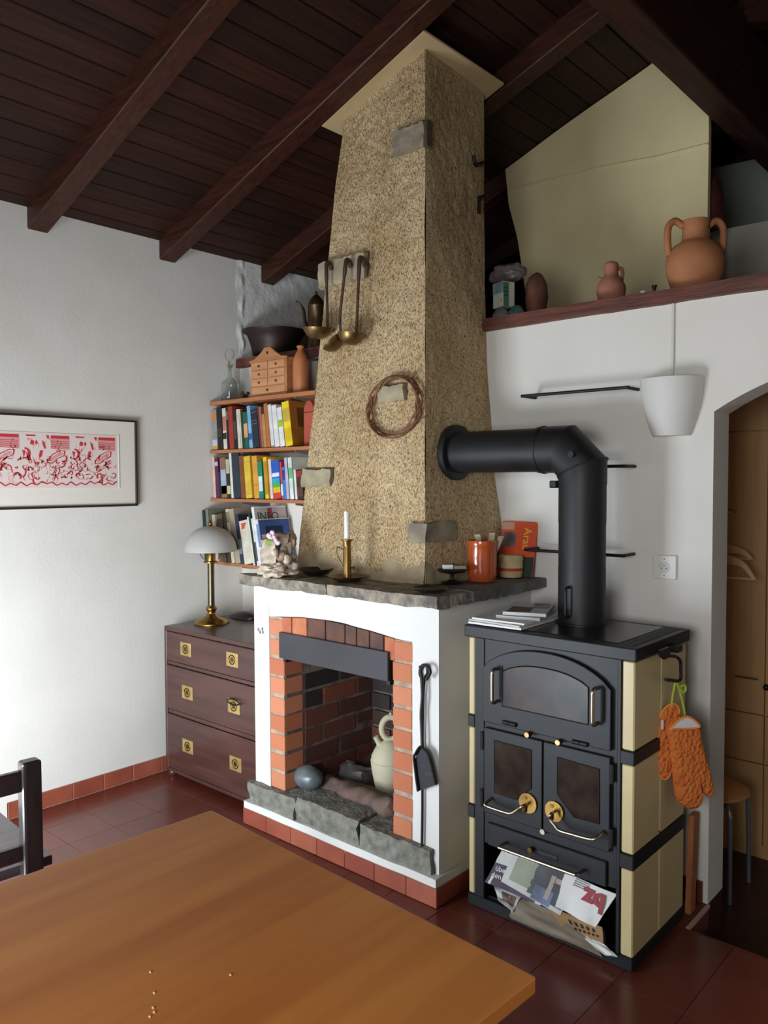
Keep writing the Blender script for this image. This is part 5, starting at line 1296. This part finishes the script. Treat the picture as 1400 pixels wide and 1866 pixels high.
m1, n1_, P1 = mitt([(1215, 1330), (1225, 1312), (1245, 1304), (1262, 1310), (1273, 1320), (1277, 1345), (1288, 1385), (1297, 1420), (1301, 1442), (1293, 1452), (1284, 1447), (1277, 1430), (1274, 1424), (1277, 1445), (1279, 1462), (1268, 1474), (1250, 1472), (1235, 1458), (1229, 1440), (1224, 1390)],
     Vector((2.655, -.225, 0)), nvv, .016, 'oven_mitt', 'orange quilted oven mitt with a white lined opening hanging on the stove side', [(1216, 1326), (1228, 1312), (1246, 1303), (1262, 1312), (1268, 1322), (1245, 1325), (1230, 1325)])
m2, n2_, P2 = mitt([(1196, 1320), (1206, 1296), (1222, 1282), (1234, 1286), (1236, 1300), (1224, 1330), (1222, 1380), (1222, 1405), (1214, 1418), (1204, 1416), (1192, 1396), (1185, 1372)],
     Vector((2.612, -.255, 0)), nvv, .011, 'oven_mitt', 'orange quilted pot holder hanging behind the oven mitt', None)
fin(B().tube([p-n2_*-.004 for p in P2], .0035, 6, closed=True), 'binding', ORB, m2, smooth=60)
fin(B().obox(atp(1205, 1312, Vector((2.63, -.265, 0)), nvv), tv*.009, nvv*.001, (-.0, 0, -.03)), 'care_tag', PAPERW, m2)
def ribbon(q, parent, dep):
    fin(B().tube(spline([atp(a, c, Vector((dep, -.235, 0)), nvv) for a, c in q], 5), .0042, 6), 'hanging_loop', LIME, parent, smooth=60)
ribbon([(1224, 1288), (1226, 1268), (1230, 1248), (1232, 1240), (1236, 1250), (1243, 1275), (1250, 1310)], m1, 2.63)
ribbon([(1240, 1252), (1248, 1248), (1250, 1256), (1246, 1262), (1241, 1256)], m1, 2.635)

# ================================================================= PAPERS
def sheet(name, quad, thick, mat, label, cat='newspaper', group=None, curl=.006, seed=0, nu=14, nv=10, parent=None):
    """folded paper: quad of four world corners (tl, tr, br, bl) with a soft wave and thickness"""
    tl, tr, br, bl = [Vector(q) for q in quad]
    nrm = (tr-tl).cross(bl-tl).normalized()
    if nrm.y > 0 or (abs(nrm.y) < .2 and nrm.z < 0): nrm = -nrm
    def f(u, v):
        p = (tl*(1-u)+tr*u)*(1-v)+(bl*(1-u)+br*u)*v
        w = noise.noise(Vector((u*2.2+seed, v*2.2, seed*1.7)))*curl+noise.noise(Vector((u*7+seed, v*5, seed)))*curl*.25
        return p+nrm*w
    b = B().grid(f, nu, nv); n_ = len(b.v); g = nu+1
    b.v += [v-nrm*thick for v in b.v]; b.f += [tuple(i+n_ for i in q[::-1]) for q in b.f]
    rim = [i for i in range(g)]+[j*g+nu for j in range(1, nv+1)]+[nv*g+i for i in range(nu-1, -1, -1)]+[j*g for j in range(nv-1, 0, -1)]
    b.f += [(rim[i], rim[(i+1) % len(rim)], rim[(i+1) % len(rim)]+n_, rim[i]+n_) for i in range(len(rim))]
    t = thing(name, bl, label, cat, group)
    fin(b, 'pages', mat, t, smooth=50)
    def patch(pname, u0, v0, u1, v1, m_, lift=.0008):
        k_ = 6
        bb_ = B().grid(lambda a, c: f(u0+(u1-u0)*a, v0+(v1-v0)*c)+nrm*lift, k_, k_)
        fin(bb_, pname, m_, t, smooth=60)
    return t, f, nrm, patch
# wood compartment: papers lean from the back down to the front
p0 = Vector((2.2, -.540, .15)); npl = Vector((0, -.96, .28))
p1 = Vector((2.2, -.53, .06)); npb = Vector((0, -.6, .8))
Ab = lambda a, c, d=0: atp(a, c, p1+npb*d, npb)
A = lambda a, c, d=0: atp(a, c, p0+npl*d, npl)
GN = 'papers in the stove compartment'
t, f, nr, patch = sheet('newspaper', (A(918, 1545, .006), A(1010, 1570, .006), A(985, 1650, .006), A(884, 1607, .006)), .012, PAPER, 'dark printed newspaper at the left of the stove compartment', group=GN, seed=1)
DKP = pm('dark_print', (58, 52, 58), .7, rgb2=(92, 70, 96), scale=7)
patch('photo', .0, .42, .9, 1, DKP)
uu = (f(.5, .5)-f(.0, .5)).normalized(); vv = (f(.1, .1)-f(.1, .9)).normalized()
text('headline', 'über', f(.07, .62)+nr*.0025, uu, nr.cross(uu) if nr.cross(uu).z > 0 else -nr.cross(uu), .026, PAPERW, t)
text('headline', 'den', f(.06, .8)+nr*.0025, uu, nr.cross(uu) if nr.cross(uu).z > 0 else -nr.cross(uu), .026, PAPERW, t)
t, f, nr, patch = sheet('newspaper', (A(936, 1552, .014), A(1052, 1590, .014), A(1022, 1668, .014), A(913, 1606, .014)), .008, PAPER, 'newspaper with a large dark photo in the middle of the stove compartment', group=GN, seed=2)
patch('photo', .42, .1, .98, .9, pm('photo_dark', (74, 78, 82), .6, rgb2=(48, 50, 54), scale=9))
patch('photo', .1, .12, .44, .82, pm('photo_olive', (150, 152, 130), .6, rgb2=(128, 132, 112), scale=8))
patch('photo', .5, .62, .8, .98, pm('photo_blue', (110, 120, 160), .6, rgb2=(80, 84, 110), scale=12), .0014)
patch('figure', .68, .25, .75, .85, pm('photo_skin', (160, 146, 134), .6), .0016); patch('figure', .76, .28, .9, .4, pm('photo_skin', (160, 146, 134), .6), .0016)
patch('column', .02, .02, .3, .09, INKG, .0012)
t, f, nr, patch = sheet('newspaper', (A(1030, 1590, .022), A(1124, 1630, .018), A(1085, 1690, .022), A(1012, 1652, .022)), .006, PAPERW, 'white newspaper with large red letters at the right of the stove compartment', group=GN, seed=3, curl=.009)
uu = (f(1, .2)-f(.5, .2)).normalized(); up2 = nr.cross(uu); up2 = up2 if up2.z > 0 else -up2
text('masthead', 'zq', f(.5, .46)+nr*.006, uu, up2, .078, pm('masthead_red', (150, 30, 44), .6), t, bold=.0035)
for k_ in range(4): patch('column', .22, .02+k_*.06, .52, .05+k_*.06, INKG, .0012)
t, f, nr, patch = sheet('paper_bag', (Ab(940, 1632, 0), Ab(1040, 1672, 0), Ab(1095, 1738, 0), Ab(928, 1668, 0)), .02, pm('kraft_grey', (150, 136, 118), .85, rgb2=(134, 120, 102), scale=10), 'crumpled grey-brown paper bag under the newspapers in the stove', 'paper bag', GN, .012, 4)
t, f, nr, patch = sheet('cardboard_carton', (Ab(1000, 1652, .006), Ab(1098, 1690, .006), Ab(1100, 1718, 0), Ab(1030, 1700, 0)), .03, pm('cardboard', (178, 138, 96), .85, rgb2=(164, 124, 84), scale=9), 'tan cardboard carton with dark print at the right of the stove compartment', 'carton', GN, .003, 5)
for k_ in range(5): patch('print', .3+.12*k_, .3, .36+.12*k_, .5, INK, .0012); 
for k_ in range(6): patch('print', .35+.1*k_, .62, .4+.1*k_, .74, INK, .0012)
t, f, nr, patch = sheet('newspaper', (Ab(900, 1612, .008), Ab(950, 1632, .008), Ab(934, 1660, .008), Ab(908, 1640, .008)), .01, PAPER, 'folded newspaper end poking out low on the left of the stove compartment', group=GN, seed=6, curl=.01)
patch('photo', .3, .2, .9, .8, pm('photo_brown', (120, 92, 86), .6))
t, f, nr, patch = sheet('magazine', (Ab(1040, 1690, 0), Ab(1100, 1720, 0), Ab(1125, 1742, .002), Ab(1100, 1738, .002)), .006, PAPERW, 'white magazine edge at the bottom right of the stove compartment', 'magazine', GN, .004, 7)

# stack of papers on the stove top
zs = SZ+.003
GS = 'papers lying on the stove top'
cxs = [(1.945, -.545), (2.155, -.545), (2.185, -.25), (1.955, -.22)]
def flat(name, q, z, th, mat, label, seed, curl=.002, cat='newspaper'):
    tl, tr, br, bl = [Vector((a, c, z+th)) for a, c in q]
    # order: tl back-left
    return sheet(name, (tl, tr, br, bl), th, mat, label, cat, GS, curl, seed)
def q4(c, w, d, a):
    ca, sa = math.cos(a), math.sin(a); o = []
    for u, v in ((-w, d), (w, d), (w, -d), (-w, -d)): o.append((c[0]+u*ca-v*sa, c[1]+u*sa+v*ca))
    return o
zc = zs+.001
for i, (w, d, a, th, m_, lab, cc) in enumerate([
    (.105, .155, .03, .007, PAPERW, 'bottom white magazine of the pile on the stove top', (2.045, -.39)),
    (.104, .153, -.02, .006, PAPER, 'second newspaper from the bottom of the pile on the stove top', (2.048, -.388)),
    (.102, .15, .05, .006, PAPERW, 'third white magazine from the bottom of the pile on the stove top', (2.05, -.386))]):
    t, f, nr, patch = flat('newspaper' if i == 1 else 'magazine', q4(cc, w, d, a), zc, th, m_, lab, 10+i, .0006, 'newspaper' if i == 1 else 'magazine'); zc += th+.0012
for i, (w, d, a, th, m_, lab, cc) in enumerate([
    (.078, .115, .25, .010, PAPER, 'folded newspaper near the top of the pile on the stove top', (2.075, -.37)),
    (.074, .11, .38, .011, PAPER, 'topmost folded newspaper with a brown photo on the stove top pile', (2.08, -.365))]):
    t, f, nr, patch = flat('newspaper', q4(cc, w, d, a), zc, th, m_, lab, 20+i, .0012); zc += th+.0022
patch('photo', .08, .45, .6, .95, pm('photo_sepia', (104, 72, 60), .6, rgb2=(80, 56, 50), scale=14)); patch('photo', .55, .1, .95, .5, pm('photo_grey', (150, 150, 148), .6, rgb2=(110, 110, 110), scale=14))
patch('line', .5, .05, .9, .1, INK, .0012)

# ================================================================= ON THE LOFT
ZL = 2.168
p = Vector((at(1266, 500, y=.1).x, .105, 2.157))
am = thing('amphora', p, 'large round two-handled clay jug standing on the loft beam', 'jug')
sA = 2.87/1453.3
prf = [(.055, 0), (.06, .006), (.085, .04), (.1, .085), (.103, .115), (.096, .15), (.075, .18), (.054, .192), (.047, .2), (.045, .235), (.05, .262), (.049, .268), (.043, .268), (.04, .235), (.038, .2), (.002, .19)]
fin(B().lathe(prf, p, 40), 'body', CLAYJ, am, smooth=50)
for sgn in (-1, 1):
    fin(B().tube(spline([p+rv*sgn*.045+Vector((0, 0, .25)), p+rv*sgn*.075+Vector((0, 0, .268)), p+rv*sgn*.098+Vector((0, 0, .245)), p+rv*sgn*.1+Vector((0, 0, .19)), p+rv*sgn*.094+Vector((0, 0, .145))], 6), .0125, 10), 'handle', CLAYJ, am, smooth=60)
p = Vector((at(1114, 530, y=.09).x, .09, 2.157))
sj_ = thing('small_clay_jug', p, 'small reddish clay jug with one handle on the loft beam', 'jug')
fin(B().lathe([(.034, 0), (.038, .004), (.05, .035), (.055, .065), (.053, .085), (.04, .11), (.03, .12), (.026, .13), (.026, .15), (.029, .162), (.024, .172), (.012, .177), (.002, .178)], p, 32), 'body', CLAYJ2, sj_, smooth=50)
fin(B().tube(spline([p+rv*.024+Vector((0, 0, .15)), p+rv*.04+Vector((0, 0, .152)), p+rv*.044+Vector((0, 0, .13)), p+rv*.04+Vector((0, 0, .105))], 6), .007, 8), 'handle', CLAYJ2, sj_, smooth=60)
fin(B().tube([p-rv*.036+Vector((0, 0, .11)), p-rv*.05+Vector((0, 0, .118))], .006, 8), 'spout', CLAYJ2, sj_, smooth=60)
p = Vector((at(1193, 520, y=.05).x, .05, 2.169))
po = thing('pot_lid', p, 'small dark pot lid with a knob on the loft beam between the jugs', 'lid')
fin(B().lathe([(.036, 0), (.036, .006), (.02, .014), (.006, .018)], p, 24), 'lid', pm('dark_alu', (60, 54, 50), .4, metal=.6), po, smooth=40)
fin(B().lathe([(.005, .016), (.007, .03), (.01, .034), (.01, .038), (.003, .04)], p, 14), 'knob', IRON, po, smooth=40)
fin(B().box(p.x-.035, p.x-.02, p.y-.04, p.y-.028, 2.1685, 2.185), 'white_tag', PAPERW, po)

# bags and cartons by the chimney
LB = lambda a, c, y: at(a, c, y=y)
x0, x1 = LB(898, 520, .08).x, LB(932, 520, .08).x
zc0, zc1 = LB(915, 541, .08).z, LB(915, 488, .08).z
o1, o2 = Vector((x0, .08, zc0)), Vector((x1, .08, zc0))
CARW = pm('carton_white', (196, 194, 176), .5); CARG = pm('carton_green', (74, 116, 92), .5); CARB = pm('carton_blue', (110, 140, 146), .5, rgb2=(150, 166, 164), scale=14)
# lower jar bag
fin(blob((x0+.03, .10, 2.157+.036), (.04, .035, .036), 61, 20, 14, .12), 'plastic_bag', pm('clear_plastic', (120, 122, 116), .25, trans=.35, rgb2=(150, 150, 142), scale=18, bump=.6, bscale=30, bdist=.01), smooth=60, label='crumpled clear plastic bag on the loft beam next to the chimney', cat='bag')
fin(blob((x0+.105, .10, 2.157+.038), (.038, .035, .038), 63, 20, 14, .14), 'plastic_bag', pm('teal_plastic', (66, 98, 104), .3, trans=.2, rgb2=(110, 120, 120), scale=18, bump=.6, bscale=30, bdist=.01), smooth=60, label='bluish plastic bag on the loft beam under the carton', cat='bag')
ct = thing('food_carton', (x0+.06, .12, 2.232), 'white and green food carton lying on bags on the loft', 'carton')
cw = Vector((.93, -.36, 0)).normalized(); cdp = Vector((.36, .93, 0)); o = Vector((x0-.005, .09, 2.232))
fin(B().obox(o, cw*.075, cdp*.06, (0, 0, .105)), 'box', CARW, ct, bevel=.002)
fin(B().obox(o+Vector((0, 0, .058))-cdp*.0006, cw*.075, cdp*.0006, (0, 0, .047)), 'blue_panel', CARB, ct)
fin(B().obox(o+cw*.0755, cdp*.028, cw*.0006, (0, 0, .1)), 'green_panel', CARG, ct)
for k_ in range(3): fin(B().obox(o+cw*.0762+cdp*.004+Vector((0, 0, .042+.016*k_)), cdp*.018, cw*.0004, (0, 0, .007)), 'print', pm('dark_green_ink', (30, 84, 50), .5), ct)
fin(B().obox(o+cw*.06-cdp*.0008+Vector((0, 0, .02)), cw*.004, cdp*.0005, (0, 0, .01)), 'print', INK, ct)
fin(blob((x0+.045, .13, 2.385), (.085, .05, .04), 62, 26, 16, .3), 'plastic_bag', pm('grey_plastic', (120, 108, 106), .35, rgb2=(96, 86, 84), scale=9, bump=.6, bscale=24, bdist=.012), smooth=60, label='grey crumpled plastic bag on top of the carton on the loft', cat='bag')
fin(blob((x0+.15, .19, 2.27), (.045, .05, .115), 64, 20, 16, .15), 'paper_sack', pm('brown_sack', (110, 66, 48), .8, rgb2=(88, 50, 38), scale=10, bump=.3, bscale=20), smooth=60, label='brown paper sack standing behind the carton on the loft', cat='sack')
p = at(1300, 365, y=.9)
fin(B().lathe([(.05, 0), (.07, .04), (.075, .12), (.06, .2), (.03, .24), (.002, .25)], (p.x-.035, .92, p.z-.12), 20), 'red_bag', pm('dark_red_cloth', (96, 34, 30), .7, rgb2=(50, 20, 20), scale=6), smooth=60, label='dark red bag showing behind the edge of the cream partition', cat='bag')

# ================================================================= HALL BEYOND THE DOORWAY
YW = .86
wd_ = thing('wardrobe', (2.45, 1.1, -.17), 'light beech wardrobe with drawers seen through the doorway', 'wardrobe')
BEE = pm('beech_veneer', (196, 152, 100), .5, rgb2=(182, 138, 88), scale=3, stretch=(8, 8, .6))
BEED = pm('gap_dark', (70, 44, 26), .8)
xa, xb = 2.02, 3.05
fin(B().box(xa, xb, YW+.004, 1.4, -.17, 2.08), 'carcass', BEE, wd_)
xs_ = at(1395, 1300, y=YW).x
zt_l = at(1360, 786, y=YW).z; zd0 = at(1360, 1237, y=YW).z; zd1 = at(1360, 1297, y=YW).z; zd2 = at(1360, 1385, y=YW).z
z_pl = at(1366, 1535, y=YW).z
g_ = .0025
def door(x0, x1, z0, z1, nm):
    return fin(B().box(x0+g_, x1-g_, YW-.012, YW+.006, z0+g_, z1-g_), nm, BEE, wd_, bevel=.0015)
for (l, r) in ((xa, xs_), (xs_, xb)):
    door(l, r, zt_l, 2.06, 'door')
    dd = door(l, r, zd1, zt_l, 'door')
    hz_ = at(1360, 1234, y=YW-.02).z
    if l == xa:
        h0_, h1_ = at(1340, 1232, y=YW-.02).x, at(1383, 1236, y=YW-.02).x
        fin(B().tube([(h0_, YW-.03, hz_), (h1_, YW-.03, hz_)], .004, 8).tube([(h0_+.01, YW-.03, hz_), (h0_+.01, YW-.01, hz_)], .003, 6).tube([(h1_-.01, YW-.03, hz_), (h1_-.01, YW-.01, hz_)], .003, 6), 'handle', STEEL, dd, smooth=50)
    for z0, z1 in ((zd2, zd1), (z_pl, zd2)):
        d = door(l, r, z0, z1, 'drawer')
        hx = (l+r)/2-.06
        fin(B().tube([(hx-.09, YW-.03, z1-.04), (hx+.05, YW-.03, z1-.04)], .004, 8).tube([(hx-.08, YW-.03, z1-.04), (hx-.08, YW-.01, z1-.04)], .003, 6).tube([(hx+.04, YW-.03, z1-.04), (hx+.04, YW-.01, z1-.04)], .003, 6), 'handle', STEEL, d, smooth=50)
fin(B().box(xa, xb, YW+.0, YW+.02, -.17, z_pl), 'plinth', BEE, wd_)
fin(B().sphere((at(1398, 1252, y=YW-.02).x, YW-.03, at(1398, 1252, y=YW-.02).z), .014, 12, 8), 'knob', IRON, wd_, smooth=60)
HANG = pm('hanger_wood', (224, 184, 138), .5, rgb2=(208, 164, 118), scale=6)
def hanger(tip, apex, foot, yy, label):
    T0, A0_, F0 = at(*tip, y=yy), at(*apex, y=yy), at(*foot, y=yy)
    t = thing('coat_hanger', A0_, label, 'coat hanger', 'coat hangers in the hall')
    def half_(sg):
        L_ = T0.x-A0_.x; pts = [(0, 0), (.35, .1), (.7, .35), (1, 1)]
        dz = T0.z-A0_.z
        up_p = [Vector((A0_.x+sg*L_*u, yy, A0_.z+dz*v)) for u, v in pts]; lo_p = [p_+Vector((-sg*.012, 0, -.05*(1-i/3.4))) for i, p_ in enumerate(up_p)]
        return B().prism(spline(up_p, 4)+spline(lo_p, 4)[::-1], (0, .014, 0))
    for sg in (1, -1): fin(half_(sg), 'shoulder', HANG, t, bevel=.002)
    fin(B().tube([T0+Vector((-.012, .007, -.001)), Vector((2*A0_.x-T0.x+.012, yy+.007, T0.z-.001))], .005, 8), 'bar', HANG, t, smooth=60)
    H_ = ROD.z-A0_.z; dx_ = ROD.x-A0_.x
    fin(B().tube(spline([A0_+Vector((0, .007, -.01)), A0_+Vector((dx_*.6, .007, H_*.45)), A0_+Vector((dx_+.014, .007, H_-.012)), A0_+Vector((dx_+.016, .007, H_+.004)), A0_+Vector((dx_, .007, H_+.011)), A0_+Vector((dx_-.013, .007, H_+.002))], 4), .0018, 6), 'hook', STEEL, t, smooth=60)
ROD = Vector((at(1311, 1008, y=.66).x, 0, at(1311, 935, y=.66).z))
hanger((1378, 1056), (1310, 1008), (1378, 1060), .62, 'nearer pale wooden coat hanger, the lower one seen through the doorway')
hanger((1374, 1019), (1312, 990), (1374, 1022), .76, 'farther wooden coat hanger, the upper one seen through the doorway')
fin(B().tube([(ROD.x, .59, ROD.z), (ROD.x, YW+.002, ROD.z)], .007, 12), 'hanger_rail', STEEL, smooth=50, label='metal rod on the wardrobe front carrying the coat hangers', cat='rod')
# stool
cS = Vector((2.425, .487, -.17)); zsS = .41
sl = thing('stool', cS, 'round wooden stool on bent grey metal legs in the hall', 'stool')
fin(B().lathe([(.002, zsS-.018), (.138, zsS-.018), (.146, zsS-.01), (.146, zsS-.004), (.14, zsS), (.002, zsS)], cS, 40), 'seat', pm('stool_seat', (196, 140, 88), .45, rgb2=(180, 124, 74), scale=4), sl, smooth=40)
GM = pm('grey_tube', (132, 134, 140), .35, metal=.7)
for k_ in range(4):
    d = Matrix.Rotation(k_*math.pi/2, 3, 'Z') @ Vector((.112, .112, 0))
    fin(B().tube(spline([cS+d*.55+Vector((0, 0, zsS-.028)), cS+d*.85+Vector((0, 0, zsS-.03)), cS+d*.98+Vector((0, 0, zsS-.055)), cS+d+Vector((0, 0, zsS-.1)), cS+d*1.02+Vector((0, 0, .2)), cS+d*1.04+Vector((0, 0, .002))], 5), .0095, 10), 'leg', GM, sl, smooth=60)
